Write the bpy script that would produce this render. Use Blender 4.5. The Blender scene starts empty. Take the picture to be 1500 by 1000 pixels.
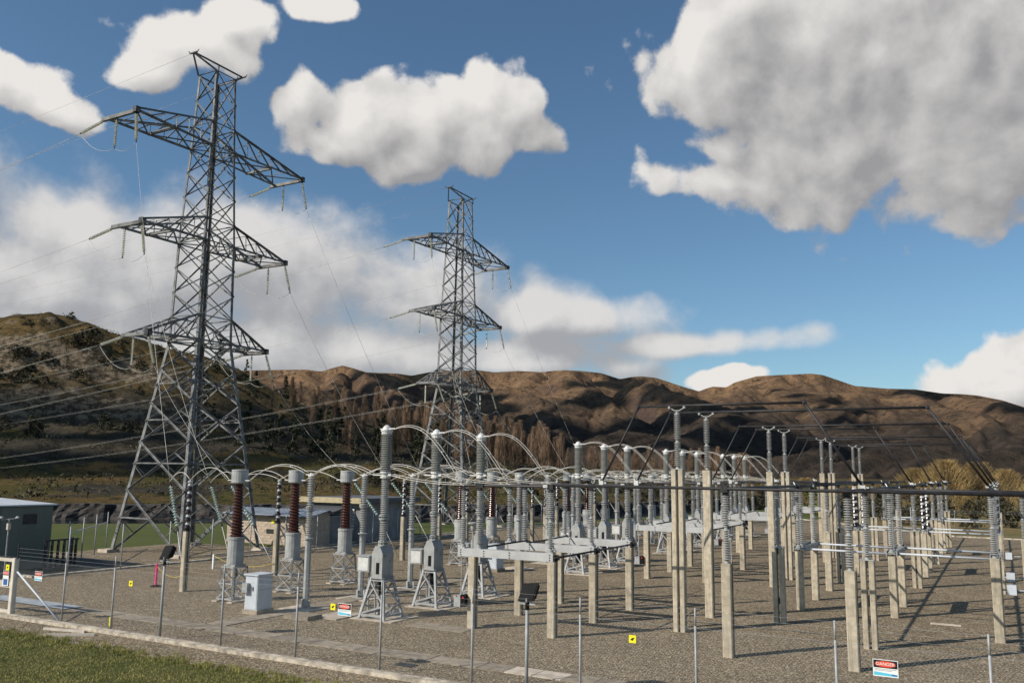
import bpy, math, random
import numpy as np
from mathutils import Vector, Matrix
C = bpy.context.scene.collection
SC = bpy.context.scene
rnd = random.Random(7)
R = math.radians
EYE = 5.3

# ---------------------------------------------------------------- camera
FPX, PITCH, ROLL, YAW = 1267.87, 0.148990, 0.0127644, -0.5115955
cam = bpy.data.cameras.new('camera'); camo = bpy.data.objects.new('camera', cam); C.objects.link(camo)
fw = Vector((math.sin(YAW)*math.cos(PITCH), math.cos(YAW)*math.cos(PITCH), math.sin(PITCH)))
rt = Vector((math.cos(YAW), -math.sin(YAW), 0)); up = rt.cross(fw)
r2 = math.cos(ROLL)*rt + math.sin(ROLL)*up; u2 = -math.sin(ROLL)*rt + math.cos(ROLL)*up
camo.matrix_world = Matrix(((r2.x, u2.x, -fw.x, 0), (r2.y, u2.y, -fw.y, 0), (r2.z, u2.z, -fw.z, EYE), (0, 0, 0, 1)))
cam.sensor_fit = 'HORIZONTAL'; cam.sensor_width = 36; cam.lens = FPX/1500*36
cam.clip_start = 0.3; cam.clip_end = 20000
SC.camera = camo

# ---------------------------------------------------------------- light
SUN_EL, SUN_AZ = 35.0, 216.2          # azimuth clockwise from +Y
sun = bpy.data.lights.new('sun', 'SUN'); suno = bpy.data.objects.new('sun', sun); C.objects.link(suno)
sun.energy = 5.0; sun.angle = R(0.5); sun.color = (1.0, 0.93, 0.82)
sdir = Vector((math.sin(R(SUN_AZ))*math.cos(R(SUN_EL)), math.cos(R(SUN_AZ))*math.cos(R(SUN_EL)), math.sin(R(SUN_EL))))
suno.rotation_euler = sdir.to_track_quat('Z', 'Y').to_euler(); suno.location = (-30, -30, 60)
SC.view_settings.view_transform = 'Standard'; SC.view_settings.look = 'None'
SC.view_settings.exposure = 0.0; SC.view_settings.gamma = 1.0; SC.view_settings.use_curve_mapping = False

SC.cycles.max_bounces = 4; SC.cycles.diffuse_bounces = 2; SC.cycles.glossy_bounces = 2; SC.cycles.transparent_max_bounces = 4
# ---------------------------------------------------------------- sky with clouds (world)
CU = [(0.430,0.450,0.260,0.134),(0.267,0.471,0.095,0.118),(0.504,0.343,0.205,0.110),(0.353,0.343,0.134,0.075),(.275,.405,.075,.055),(.305,.350,.060,.045),(.238,.420,.060,.065),(.262,.368,.070,.050),(.225,.455,.05,.05),(0.239,0.329,0.083,0.033),(0.340,0.401,0.126,0.071),
 (-0.135,0.400,0.105,0.050),(-0.255,0.395,0.041,0.050),(-0.205,0.372,0.06,0.03),(-0.020,0.415,0.055,0.050),(-0.133,0.348,0.050,0.030),(-0.077,0.375,0.103,0.040),(0.022,0.382,0.040,0.028),(-.185,.385,.07,.04),
 (-0.385,0.448,0.085,0.038),(-0.330,0.477,0.058,0.034),(-0.415,0.425,0.042,0.028),(-0.230,0.505,0.050,0.018),(-0.548,0.372,0.066,0.036),(-0.565,0.390,0.040,0.030),(-0.500,0.358,0.045,0.022),
 (0.502,0.106,0.079,0.033),(0.539,0.124,0.047,0.035),(0.234,0.105,0.055,0.013)]
ST = [(-0.451,0.200,0.260,0.103),(-0.254,0.218,0.181,0.087),(-0.323,0.137,0.315,0.055),(-0.121,0.201,0.142,0.071),(0.056,0.181,0.150,0.036),(0.197,0.150,0.150,0.018),(-0.488,0.245,0.126,0.047),(-0.040,0.133,0.260,0.035),(-0.654,0.174,0.237,0.126)]
w = bpy.data.worlds.new('World'); SC.world = w; w.use_nodes = True
nt = w.node_tree; nt.nodes.clear()
class NT:
    def __init__(s, tree): s.t = tree
    def n(s, typ, **k):
        nd = s.t.nodes.new(typ)
        for a, v in k.items(): setattr(nd, a, v)
        return nd
    def l(s, a, b): s.t.links.new(a, b)
    def put(s, sock, v):
        if hasattr(v, 'links') or hasattr(v, 'is_linked'): s.l(v, sock)
        else: sock.default_value = v
    def m(s, op, a, b=None, c=None, clamp=False):
        nd = s.n('ShaderNodeMath', operation=op); nd.use_clamp = clamp
        s.put(nd.inputs[0], a)
        if b is not None: s.put(nd.inputs[1], b)
        if c is not None: s.put(nd.inputs[2], c)
        return nd.outputs[0]
    def vm(s, op, a, b=None, out=0):
        nd = s.n('ShaderNodeVectorMath', operation=op)
        s.put(nd.inputs[0], a)
        if b is not None: s.put(nd.inputs[1], b)
        return nd.outputs[out]
    def mr(s, v, a, b, c=0.0, d=1.0, smooth=True):
        nd = s.n('ShaderNodeMapRange'); nd.interpolation_type = 'SMOOTHSTEP' if smooth else 'LINEAR'
        s.put(nd.inputs[0], v); nd.inputs[1].default_value = a; nd.inputs[2].default_value = b; nd.inputs[3].default_value = c; nd.inputs[4].default_value = d
        return nd.outputs[0]
    def noise(s, vec, scale, detail=5, rough=0.55, dist=0.0):
        nd = s.n('ShaderNodeTexNoise'); s.l(vec, nd.inputs['Vector']); nd.inputs['Scale'].default_value = scale
        nd.inputs['Detail'].default_value = detail; nd.inputs['Roughness'].default_value = rough; nd.inputs['Distortion'].default_value = dist
        return nd.outputs[0]
    def mix(s, f, a, b):
        nd = s.n('ShaderNodeMix', data_type='RGBA'); s.put(nd.inputs[0], f)
        for i, v in ((6, a), (7, b)):
            if isinstance(v, tuple): nd.inputs[i].default_value = (*v[:3], 1)
            else: s.l(v, nd.inputs[i])
        return nd.outputs[2]

def cloud_group(name, ell, scale, amp, billow, det=7):
    g = bpy.data.node_groups.new(name, 'ShaderNodeTree')
    g.interface.new_socket('P', in_out='INPUT', socket_type='NodeSocketVector')
    g.interface.new_socket('D', in_out='OUTPUT', socket_type='NodeSocketFloat')
    k = NT(g); gi = k.n('NodeGroupInput'); go = k.n('NodeGroupOutput'); P = gi.outputs[0]
    wn = k.n('ShaderNodeTexNoise'); k.l(P, wn.inputs['Vector']); wn.inputs['Scale'].default_value = scale*.55; wn.inputs['Detail'].default_value = 2
    wv = k.vm('MULTIPLY', k.vm('SUBTRACT', wn.outputs['Color'], (.5, .5, .5)), (.075, .06, 0))
    PW = k.vm('ADD', P, wv)
    best = None
    for (u, v, a, b) in ell:
        d = k.vm('LENGTH', k.vm('MULTIPLY', k.vm('SUBTRACT', PW, (u, v, 0)), (.86/a, .86/b, 0)), out=1)
        e = k.m('SUBTRACT', 1.0, d)
        if best is None: best = e
        else:
            nd = k.n('ShaderNodeMath', operation='SMOOTH_MAX'); k.l(best, nd.inputs[0]); k.l(e, nd.inputs[1]); nd.inputs[2].default_value = .25; best = nd.outputs[0]
    best = k.m('MINIMUM', best, .75)
    # clouds going on outside the picture
    sp = k.n('ShaderNodeSeparateXYZ'); k.l(P, sp.inputs[0])
    au = k.m('ABSOLUTE', sp.outputs[0])
    out = k.m('MAXIMUM', k.mr(au, .62, .8), k.mr(sp.outputs[1], .58, .75))
    gen = k.m('MULTIPLY_ADD', k.m('SUBTRACT', k.noise(P, 3.2, 3), .60), 5.0, 0.0)
    gen = k.m('MULTIPLY_ADD', k.m('SUBTRACT', 1.0, out), -4.0, gen)
    best = k.m('MAXIMUM', best, gen)
    n1 = k.noise(P, scale, det, .52)
    d = k.m('MULTIPLY_ADD', k.m('SUBTRACT', n1, .5), amp, best)
    d = k.m('MULTIPLY_ADD', k.m('SUBTRACT', k.noise(PW, scale*3.6, 5, .6), .5), .42 if billow > .4 else .2, d)
    if billow:
        vo = k.n('ShaderNodeTexVoronoi', feature='SMOOTH_F1'); k.l(PW, vo.inputs['Vector']); vo.inputs['Scale'].default_value = scale*1.9; vo.inputs['Smoothness'].default_value = .5
        try: vo.inputs['Detail'].default_value = 1.0 if det > 5 else 0.0
        except Exception: pass
        d = k.m('MULTIPLY_ADD', k.m('SUBTRACT', .45, vo.outputs['Distance']), billow, d)
    k.l(d, go.inputs[0])
    return g
k = NT(nt)
tc = k.n('ShaderNodeTexCoord'); sp = k.n('ShaderNodeSeparateXYZ'); k.l(tc.outputs['Generated'], sp.inputs[0])
az = k.m('ARCTAN2', sp.outputs[0], sp.outputs[1])
u_ = k.m('SUBTRACT', az, YAW)
u_ = k.m('WRAP', u_, math.pi, -math.pi)
el = k.m('ARCSINE', sp.outputs[2])
cb = k.n('ShaderNodeCombineXYZ'); k.l(u_, cb.inputs[0]); k.l(el, cb.inputs[1]); P = cb.outputs[0]
gcu = cloud_group('cumulus', CU, 9.5, 1.15, .52, 8); gst = cloud_group('stratus', ST, 7.0, 1.35, .45, 7); gcc = cloud_group('cumulus_shading', CU, 9.5, 1.15, .52, 5); gsc = cloud_group('stratus_shading', ST, 7.0, 1.35, .45, 4)
def dens(g, off=(0, 0, 0)):
    nd = k.n('ShaderNodeGroup'); nd.node_tree = g
    k.l(k.vm('ADD', P, off), nd.inputs[0]); return nd.outputs[0]
d0, d1, d2 = dens(gcu), dens(gcc, (-.018, .022, 0)), dens(gcc, (-.05, .075, 0))
acu = k.mr(d0, -.02, .20)
lit = k.m('ADD', k.m('MULTIPLY', k.m('SUBTRACT', d0, d1), 1.3), k.m('MULTIPLY', k.m('SUBTRACT', d0, d2), .55))
lit = k.mr(k.m('MULTIPLY_ADD', k.m('MAXIMUM', k.m('SUBTRACT', d0, .15), 0.0), -.55, lit), -.85, .62, smooth=False)
ccu = k.mix(lit, (.33, .33, .34), (.82, .795, .765))
s0, s1 = dens(gst), dens(gsc, (-.02, .035, 0))
ast = k.m('MULTIPLY', k.mr(s0, -.08, .46), .94)
sl = k.mr(k.m('SUBTRACT', s0, s1), -.4, .4)
cst = k.mix(sl, (.38, .38, .395), (.74, .72, .70))
sky = k.n('ShaderNodeTexSky', sky_type='NISHITA'); sky.sun_disc = False
sky.sun_elevation = R(SUN_EL); sky.sun_rotation = R(SUN_AZ); sky.altitude = 300; sky.air_density = 1.0; sky.dust_density = .6; sky.ozone_density = 4.0
SKY_STRENGTH = 0.105
bg = k.n('ShaderNodeBackground'); k.l(k.vm('MULTIPLY', sky.outputs[0], (.90, 1.01, .98)), bg.inputs[0]); bg.inputs[1].default_value = SKY_STRENGTH
b2 = k.n('ShaderNodeBackground'); k.l(cst, b2.inputs[0]); b2.inputs[1].default_value = 1.0
b3 = k.n('ShaderNodeBackground'); k.l(ccu, b3.inputs[0]); b3.inputs[1].default_value = 1.0
m1 = k.n('ShaderNodeMixShader'); k.l(ast, m1.inputs[0]); k.l(bg.outputs[0], m1.inputs[1]); k.l(b2.outputs[0], m1.inputs[2])
m2 = k.n('ShaderNodeMixShader'); k.l(acu, m2.inputs[0]); k.l(m1.outputs[0], m2.inputs[1]); k.l(b3.outputs[0], m2.inputs[2])
wo = k.n('ShaderNodeOutputWorld'); k.l(m2.outputs[0], wo.inputs[0])

# ---------------------------------------------------------------- materials
def mat(name, col, rough=.6, metal=0.0, var=.12, scale=3.0, bump=0.0, bscale=60, rnd_amt=.12, coord='Object', col2=None, spec=.35, detail=5, streak=0):
    m = bpy.data.materials.new(name); m.use_nodes = True
    t = NT(m.node_tree); b = m.node_tree.nodes['Principled BSDF']
    tcn = t.n('ShaderNodeTexCoord'); vec = tcn.outputs['Object']
    if coord == 'World':
        ge = t.n('ShaderNodeNewGeometry'); vec = ge.outputs['Position']
    n = t.noise(vec, scale, detail, .6)
    if col2 is None: col2 = tuple(c*(1-2*var) for c in col); colb = tuple(min(1, c*(1+2*var)) for c in col)
    else: colb = col2; col2 = col
    c = t.mix(t.mr(n, .3, .7), col2, colb)
    if rnd_amt:
        oi = t.n('ShaderNodeObjectInfo'); f = t.m('MULTIPLY_ADD', oi.outputs['Random'], 2*rnd_amt, 1-rnd_amt)
        vmn = t.n('ShaderNodeVectorMath', operation='SCALE'); t.l(c, vmn.inputs[0]); t.l(f, vmn.inputs['Scale']); c = vmn.outputs[0]
    t.l(c, b.inputs['Base Color']); b.inputs['Roughness'].default_value = rough; b.inputs['Metallic'].default_value = metal
    b.inputs['Specular IOR Level'].default_value = spec
    if streak:
        ge2 = t.n('ShaderNodeNewGeometry')
        st = t.mr(t.noise(t.vm('MULTIPLY', ge2.outputs['Position'], (7, 7, .7)), 1.6, 5, .65), .46, .68)
        c = t.mix(t.m('MULTIPLY', st, streak), c, tuple(x*.45 for x in col)); t.l(c, b.inputs['Base Color'])
    if bump:
        bn = t.n('ShaderNodeBump'); bn.inputs['Strength'].default_value = bump; bn.inputs['Distance'].default_value = .02
        t.l(t.noise(vec, bscale, 4), bn.inputs['Height']); t.l(bn.outputs[0], b.inputs['Normal'])
    return m
M = {}
M['concrete'] = mat('cast_concrete', (.43, .372, .28), .85, var=.10, scale=5, bump=.25, bscale=50, rnd_amt=.12, streak=.5)
M['pad'] = mat('pale_concrete', (.47, .40, .32), .9, var=.12, scale=3, bump=.3, bscale=40, coord='World')
M['trench'] = mat('weathered_slab', (.27, .225, .17), .9, var=.14, scale=4, bump=.3, bscale=40, coord='World', rnd_amt=.15)
M['bluepad'] = mat('bluish_concrete', (.30, .33, .36), .8, var=.1, scale=3, coord='World')
M['kerb'] = mat('kerb_concrete', (.42, .365, .29), .9, var=.22, scale=4, bump=.3, bscale=50, coord='World')
M['steel'] = mat('galvanised_steel', (.33, .335, .335), .5, .1, var=.10, scale=4, rnd_amt=.06)
M['tower'] = mat('weathered_galvanised_steel', (.15, .15, .147), .6, 0, var=.25, scale=2, rnd_amt=.12)
M['grey'] = mat('grey_equipment_paint', (.34, .345, .335), .5, 0, var=.08, scale=3, rnd_amt=.06, streak=.25)
M['beam'] = mat('galvanised_channel', (.40, .40, .395), .5, 0, var=.06, scale=2, rnd_amt=.05)
M['lightgrey'] = mat('pale_grey_paint', (.50, .53, .57), .5, 0, var=.04, scale=2, rnd_amt=.03)
M['dark'] = mat('dark_fitting_metal', (.035, .035, .037), .5, .3, var=.2, scale=8)
M['black'] = mat('black_paint', (.008, .008, .009), .7, 0, var=.1, spec=.15)
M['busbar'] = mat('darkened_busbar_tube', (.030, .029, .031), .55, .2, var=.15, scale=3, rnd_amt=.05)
M['porcelain'] = mat('grey_porcelain', (.40, .395, .38), .3, 0, var=.05, scale=5, rnd_amt=.05, spec=.5)
M['chamber'] = mat('olive_grey_porcelain', (.34, .34, .31), .3, 0, var=.06, scale=5, rnd_amt=.05, spec=.5)
M['brown'] = mat('brown_glazed_porcelain', (.060, .021, .014), .22, 0, var=.1, scale=5, rnd_amt=.08, spec=.5)
M['darkbrown'] = mat('dark_brown_porcelain', (.022, .012, .012), .25, 0, var=.1, spec=.5)
M['cap'] = mat('cast_cap_metal', (.50, .50, .48), .5, .1, var=.08)
M['white'] = mat('bare_aluminium_white', (.62, .61, .58), .45, .1, var=.06, scale=6)
M['cable'] = mat('bright_conductor', (.47, .45, .415), .5, .1, var=.08, scale=10)
M['wire'] = mat('overhead_wire', (.40, .385, .35), .5, .3, var=.1, scale=2)
M['creamglass'] = mat('cream_glass', (.62, .61, .50), .2, 0, var=.08, spec=.6)
M['glass'] = mat('pale_green_glass', (.45, .57, .52), .15, 0, var=.08, spec=.6)
M['signwhite'] = mat('sign_white', (.78, .78, .76), .5, 0, var=.02, rnd_amt=0)
M['signblack'] = mat('sign_black', (.012, .012, .012), .5, 0, var=.02, rnd_amt=0)
M['signred'] = mat('sign_red', (.72, .07, .03), .5, 0, var=.02, rnd_amt=0)
M['signblue'] = mat('sign_cyan', (.10, .50, .66), .5, 0, var=.02, rnd_amt=0)
M['signdeep'] = mat('sign_deep_blue', (.03, .12, .36), .5, 0, var=.02, rnd_amt=0)
M['yellow'] = mat('tag_yellow', (.82, .72, .02), .5, 0, var=.03, rnd_amt=0)
M['pink'] = mat('pink_plastic', (.85, .03, .25), .45, 0, var=.04)
M['red'] = mat('red_paint', (.55, .02, .02), .45, 0, var=.04)
M['gate'] = mat('cream_gate_paint', (.58, .52, .44), .55, 0, var=.06)
M['block'] = mat('cream_blockwork', (.42, .34, .26), .9, 0, var=.07, scale=4, bump=.2, bscale=30, rnd_amt=.12)
M['greyblock'] = mat('grey_rendered_wall', (.24, .24, .235), .9, 0, var=.1, scale=1.2, bump=.2, bscale=30)
M['roofblue'] = mat('pale_roof_sheet', (.33, .36, .40), .45, .1, var=.06, scale=1.5)
M['roofdark'] = mat('dark_roof_sheet', (.08, .085, .095), .45, .1, var=.06)
M['fascia'] = mat('beige_fascia', (.42, .35, .22), .8, 0, var=.06)
M['shed'] = mat('dark_green_cladding', (.13, .145, .12), .6, 0, var=.06, scale=.8)
M['bark'] = mat('tree_bark', (.11, .085, .06), .9, 0, var=.2)
M['poplar'] = mat('reddish_bare_twigs', (.215, .142, .09), .9, 0, var=.28, scale=.4, rnd_amt=.28)
M['conifer'] = mat('dark_needles', (.038, .042, .020), .9, 0, var=.3, scale=.5, rnd_amt=.3)
M['willow'] = mat('golden_willow_twigs', (.27, .185, .075), .9, 0, var=.2, scale=.4, rnd_amt=.22)
M['scrub'] = mat('olive_leaves', (.058, .052, .028), .9, 0, var=.3, scale=.8, rnd_amt=.35)
M['greenbush'] = mat('bright_green_leaves', (.13, .14, .02), .9, 0, var=.2, scale=.8)
M['occluder'] = mat('occluder_white', (.85, .85, .85), 1, 0, var=.02, rnd_amt=0, spec=0)  # for the shadow-casting occluders added out of view
M['rope'] = mat('yellow_rope', (.55, .42, .08), .8, 0, var=.1)

def ground_mat(name, cols, s1, s2, stone=None, bump=.0, bdist=.03):
    m = bpy.data.materials.new(name); m.use_nodes = True
    t = NT(m.node_tree); b = m.node_tree.nodes['Principled BSDF']
    ge = t.n('ShaderNodeNewGeometry'); vec = ge.outputs['Position']
    c = t.mix(t.mr(t.noise(vec, s1, 6, .65), .35, .65), cols[0], cols[1])
    f = t.noise(vec, s2, 6, .7)
    c = t.mix(t.mr(f, .45, .75), c, cols[2])
    h = t.noise(vec, s2*3, 4)
    if stone:
        vo = t.n('ShaderNodeTexVoronoi'); t.l(vec, vo.inputs['Vector']); vo.inputs['Scale'].default_value = stone
        sx = t.n('ShaderNodeSeparateColor'); t.l(vo.outputs['Color'], sx.inputs[0])
        v = t.m('MULTIPLY_ADD', t.m('POWER', sx.outputs[0], 2.2), 1.5, .5)
        dk = t.mr(vo.outputs['Distance'], .35, .8, 1.0, .5)
        v = t.m('MULTIPLY', v, dk)
        sc = t.n('ShaderNodeVectorMath', operation='SCALE'); t.l(c, sc.inputs[0]); t.l(v, sc.inputs['Scale']); c = sc.outputs[0]
        tint = t.mix(sx.outputs[1], (.95, 1.0, 1.06), (1.08, 1.0, .90))
        c = t.vm('MULTIPLY', c, tint)
        h = t.m('MULTIPLY', vo.outputs['Distance'], -1.0)
    t.l(c, b.inputs['Base Color']); b.inputs['Roughness'].default_value = .95; b.inputs['Specular IOR Level'].default_value = .15
    if bump:
        bn = t.n('ShaderNodeBump'); bn.inputs['Strength'].default_value = bump; bn.inputs['Distance'].default_value = bdist
        t.l(h, bn.inputs['Height']); t.l(bn.outputs[0], b.inputs['Normal'])
    return m
M['gravel'] = ground_mat('crushed_gravel', [(.245, .197, .134), (.288, .233, .16), (.207, .164, .112)], .35, 1.7, stone=24, bump=.25)
M['meadow'] = ground_mat('meadow_grass', [(.060, .083, .020), (.085, .098, .026), (.095, .085, .032)], .06, .9, bump=.4)
M['dryfield'] = ground_mat('dry_grass', [(.17, .12, .045), (.11, .10, .035), (.22, .16, .075)], .05, .6, bump=.4)
M['lawn'] = ground_mat('lawn_soil', [(.06, .068, .018), (.095, .088, .03), (.12, .095, .045)], .5, 4, bump=.5)
M['grassblade'] = mat('grass_blades', (.125, .145, .030), .8, 0, scale=1.1, coord='World', col2=(.37, .33, .10), rnd_amt=0)
def water_mat():
    m = bpy.data.materials.new('dark_river_water'); m.use_nodes = True
    t = NT(m.node_tree); b = m.node_tree.nodes['Principled BSDF']
    b.inputs['Base Color'].default_value = (.012, .016, .016, 1); b.inputs['Roughness'].default_value = .12
    ge = t.n('ShaderNodeNewGeometry'); bn = t.n('ShaderNodeBump'); bn.inputs['Strength'].default_value = .25; bn.inputs['Distance'].default_value = .05
    t.l(t.noise(ge.outputs['Position'], 1.2, 4), bn.inputs['Height']); t.l(bn.outputs[0], b.inputs['Normal'])
    return m
M['water'] = water_mat()
def terrain_mat(name, low, high, rock, hz, far):
    m = bpy.data.materials.new(name); m.use_nodes = True
    t = NT(m.node_tree); b = m.node_tree.nodes['Principled BSDF']
    ge = t.n('ShaderNodeNewGeometry'); P = ge.outputs['Position']; s = 1.0 if not far else .1
    sp = t.n('ShaderNodeSeparateXYZ'); t.l(P, sp.inputs[0]); ns = t.n('ShaderNodeSeparateXYZ'); t.l(ge.outputs['Normal'], ns.inputs[0])
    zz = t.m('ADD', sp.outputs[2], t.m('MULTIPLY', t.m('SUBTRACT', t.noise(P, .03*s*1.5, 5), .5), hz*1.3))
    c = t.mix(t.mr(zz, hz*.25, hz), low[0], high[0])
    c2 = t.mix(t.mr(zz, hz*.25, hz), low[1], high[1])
    c = t.mix(t.mr(t.noise(P, .11*s, 8, .72), .42, .58), c, c2)
    if not far:
        bk = t.mix(t.mr(t.noise(P, .07, 6, .7), .42, .6), (.085, .075, .026), (.125, .085, .036))
        c = t.mix(t.mr(zz, 4.2, 7.0), bk, c)
    n2 = t.noise(P, .5*s, 6, .75)
    c = t.mix(t.m('MULTIPLY', t.mr(n2, .5, .64), .75), c, low[2])
    steep = t.mr(t.m('ADD', ns.outputs[2], t.m('MULTIPLY', t.m('SUBTRACT', t.noise(P, .2*s, 6, .7), .5), .5)), *( (.80, .66) if not far else (.80, .60)))
    rk = t.mix(t.mr(t.noise(t.vm('MULTIPLY', P, (1, 1, 2.2)), .45*s, 8, .75), .44, .56), rock[0], rock[1])
    c = t.mix(t.m('MULTIPLY', steep, .85 if not far else .5), c, rk)
    t.l(c, b.inputs['Base Color']); b.inputs['Roughness'].default_value = 1; b.inputs['Specular IOR Level'].default_value = .05
    bn = t.n('ShaderNodeBump'); bn.inputs['Strength'].default_value = .9; bn.inputs['Distance'].default_value = 1.2 if not far else 16
    t.l(t.noise(P, .45*s, 9, .7), bn.inputs['Height']); t.l(bn.outputs[0], b.inputs['Normal'])
    return m
M['hill'] = terrain_mat('hillside_scrub_and_rock', [(.066, .057, .043), (.046, .040, .030), (.022, .020, .013)], [(.125, .085, .036), (.075, .055, .025), (0, 0, 0)], [(.22, .175, .125), (.055, .045, .034)], 34, False)
M['mountain'] = terrain_mat('tussock_mountain', [(.072, .055, .041), (.046, .037, .030), (.026, .022, .020)], [(.265, .163, .090), (.165, .105, .064), (0, 0, 0)], [(.10, .068, .060), (.06, .042, .042)], 330, True)  # low slopes darker: scrub tone, plus shade deepened in the colour
M['rockwall'] = mat('river_rock_face', (.016, .015, .014), .95, 0, scale=1.2, col2=(.085, .072, .062), coord='World', rnd_amt=0, bump=.8, bscale=3)

# ---------------------------------------------------------------- mesh helpers
class MB:
    def __init__(s): s.v = []; s.f = []
    def add(s, vs, fs):
        o = len(s.v); s.v.extend(vs); s.f.extend([tuple(i+o for i in f) for f in fs]); return s
    def box(s, x0, y0, z0, x1, y1, z1):
        return s.add([(x0,y0,z0),(x1,y0,z0),(x1,y1,z0),(x0,y1,z0),(x0,y0,z1),(x1,y0,z1),(x1,y1,z1),(x0,y1,z1)],
                     [(3,2,1,0),(4,5,6,7),(0,1,5,4),(1,2,6,5),(2,3,7,6),(3,0,4,7)])
    def cbox(s, x, y, z, sx, sy, sz): return s.box(x-sx/2, y-sy/2, z, x+sx/2, y+sy/2, z+sz)
    def prism(s, sec, z0, z1, sec1=None):
        n = len(sec); q = sec1 or sec
        return s.add([(x, y, z0) for x, y in sec]+[(x, y, z1) for x, y in q],
                     [tuple(range(n-1, -1, -1)), tuple(range(n, 2*n))]+[(i, (i+1) % n, n+(i+1) % n, n+i) for i in range(n)])
    def post(s, x, y, z0, z1, sx, sy, c=.025):
        a, b = sx/2, sy/2
        sec = [(x-a+c, y-b), (x+a-c, y-b), (x+a, y-b+c), (x+a, y+b-c), (x+a-c, y+b), (x-a+c, y+b), (x-a, y+b-c), (x-a, y-b+c)]
        return s.prism(sec, z0, z1)
    def frame(s, a, b, hint=None):
        d = (Vector(b)-Vector(a)); L = d.length; d /= L
        h = Vector(hint) if hint else (Vector((0, 0, 1)) if abs(d.z) < .95 else Vector((0, 1, 0)))
        x = d.cross(h).normalized(); y = x.cross(d).normalized(); return d, x, y
    def sweep(s, a, b, sec, hint=None):
        a, b = Vector(a), Vector(b); d, x, y = s.frame(a, b, hint); n = len(sec)
        vs = [tuple(a+x*p+y*q) for p, q in sec]+[tuple(b+x*p+y*q) for p, q in sec]
        return s.add(vs, [tuple(range(n-1, -1, -1)), tuple(range(n, 2*n))]+[(i, (i+1) % n, n+(i+1) % n, n+i) for i in range(n)])
    def beam(s, a, b, w_, h_, hint=None):
        return s.sweep(a, b, [(-w_/2, -h_/2), (w_/2, -h_/2), (w_/2, h_/2), (-w_/2, h_/2)], hint)
    def angle(s, a, b, w_, hint=None, t=None):
        t = t or w_*.22
        return s.sweep(a, b, [(0, 0), (w_, 0), (w_, t), (t, t), (t, w_), (0, w_)], hint)
    def tube(s, pts, r, n=8, cap=True):
        pts = [Vector(p) for p in pts]; m = len(pts); base = len(s.v); prev = None
        for i, p in enumerate(pts):
            d = (pts[min(i+1, m-1)]-pts[max(i-1, 0)]).normalized()
            if prev is None:
                h = Vector((0, 0, 1)) if abs(d.z) < .95 else Vector((0, 1, 0)); x = d.cross(h).normalized()
            else: x = (prev-d*prev.dot(d)).normalized()
            prev = x; y = d.cross(x)
            rr = r[i] if isinstance(r, (list, tuple)) else r
            s.v.extend([tuple(p+x*rr*math.cos(2*math.pi*j/n)+y*rr*math.sin(2*math.pi*j/n)) for j in range(n)])
        for i in range(m-1):
            for j in range(n):
                a = base+i*n+j; b = base+i*n+(j+1) % n; s.f.append((a, b, b+n, a+n))
        if cap: s.f.append(tuple(base+j for j in range(n-1, -1, -1))); s.f.append(tuple(base+(m-1)*n+j for j in range(n)))
        return s
    def lathe(s, prof, n=14, ox=0, oy=0, rot=0):
        base = len(s.v); m = len(prof)
        for r, z in prof: s.v.extend([(ox+r*math.cos(rot+2*math.pi*j/n), oy+r*math.sin(rot+2*math.pi*j/n), z) for j in range(n)])
        for i in range(m-1):
            for j in range(n):
                a = base+i*n+j; b = base+i*n+(j+1) % n; s.f.append((a, b, b+n, a+n))
        s.f.append(tuple(base+j for j in range(n-1, -1, -1))); s.f.append(tuple(base+(m-1)*n+j for j in range(n)))
        return s
    def mesh(s, name, m, smooth=False):
        me = bpy.data.meshes.new(name); me.from_pydata(s.v, [], s.f); me.materials.append(M[m] if isinstance(m, str) else m)
        if smooth: me.polygons.foreach_set('use_smooth', [True]*len(me.polygons))
        me.update(); return me
def put(name, me, parent=None, loc=(0, 0, 0), rz=0):
    o = bpy.data.objects.new(name, me); C.objects.link(o); o.location = loc; o.rotation_euler = (0, 0, rz)
    if parent: o.parent = parent
    return o
def part(name, mb, m, parent, loc=(0, 0, 0), smooth=False): return put(name, mb.mesh(name, m, smooth), parent, loc)
def tag(o, label, cat, group=None, kind=None):
    o['label'] = label; o['category'] = cat
    if group: o['group'] = group
    if kind: o['kind'] = kind
    return o
def thing(name, label, cat, loc=(0, 0, 0), rz=0, group=None):
    o = bpy.data.objects.new(name, None); C.objects.link(o); o.empty_display_size = .2
    o.location = loc; o.rotation_euler = (0, 0, rz); return tag(o, label, cat, group)
def struct(name, mb, m, kind='structure', smooth=False):
    o = put(name, mb.mesh(name, m, smooth)); o['kind'] = kind; return o
def copy_tree(o, parent=None):
    c = o.copy(); C.objects.link(c)
    if parent: c.parent = parent
    for ch in KIDS.get(o.name) or list(o.children): copy_tree(ch, c)
    return c
KIDS = {}
def place(proto, loc, label, group, rz=None):
    if not proto.get('used'):
        proto['used'] = 1; o = proto
    else: o = copy_tree(proto)
    o.location = loc; o['label'] = label; o['group'] = group
    if rz is not None: o.rotation_euler = (0, 0, rz)
    return o

def sheds(z0, z1, n, rc, rs, rs2=None):
    p = []; h = (z1-z0)/n
    for i in range(n):
        z = z0+i*h; q = rs if (rs2 is None or i % 2 == 0) else rs2
        p += [(rc, z), (q*.96, z+h*.30), (q, z+h*.42), (rc*1.05, z+h*.78)]
    return p+[(rc, z1)]
def insulator(z0, z1, n, rc, rs, seg=14, rs2=None): return MB().lathe(sheds(z0, z1, n, rc, rs, rs2), seg)
def flange(z, h, r, rc): return [(r, z), (r, z+h*.3), (rc, z+h*.32), (rc, z+h*.68), (r, z+h*.7), (r, z+h)]

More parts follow.
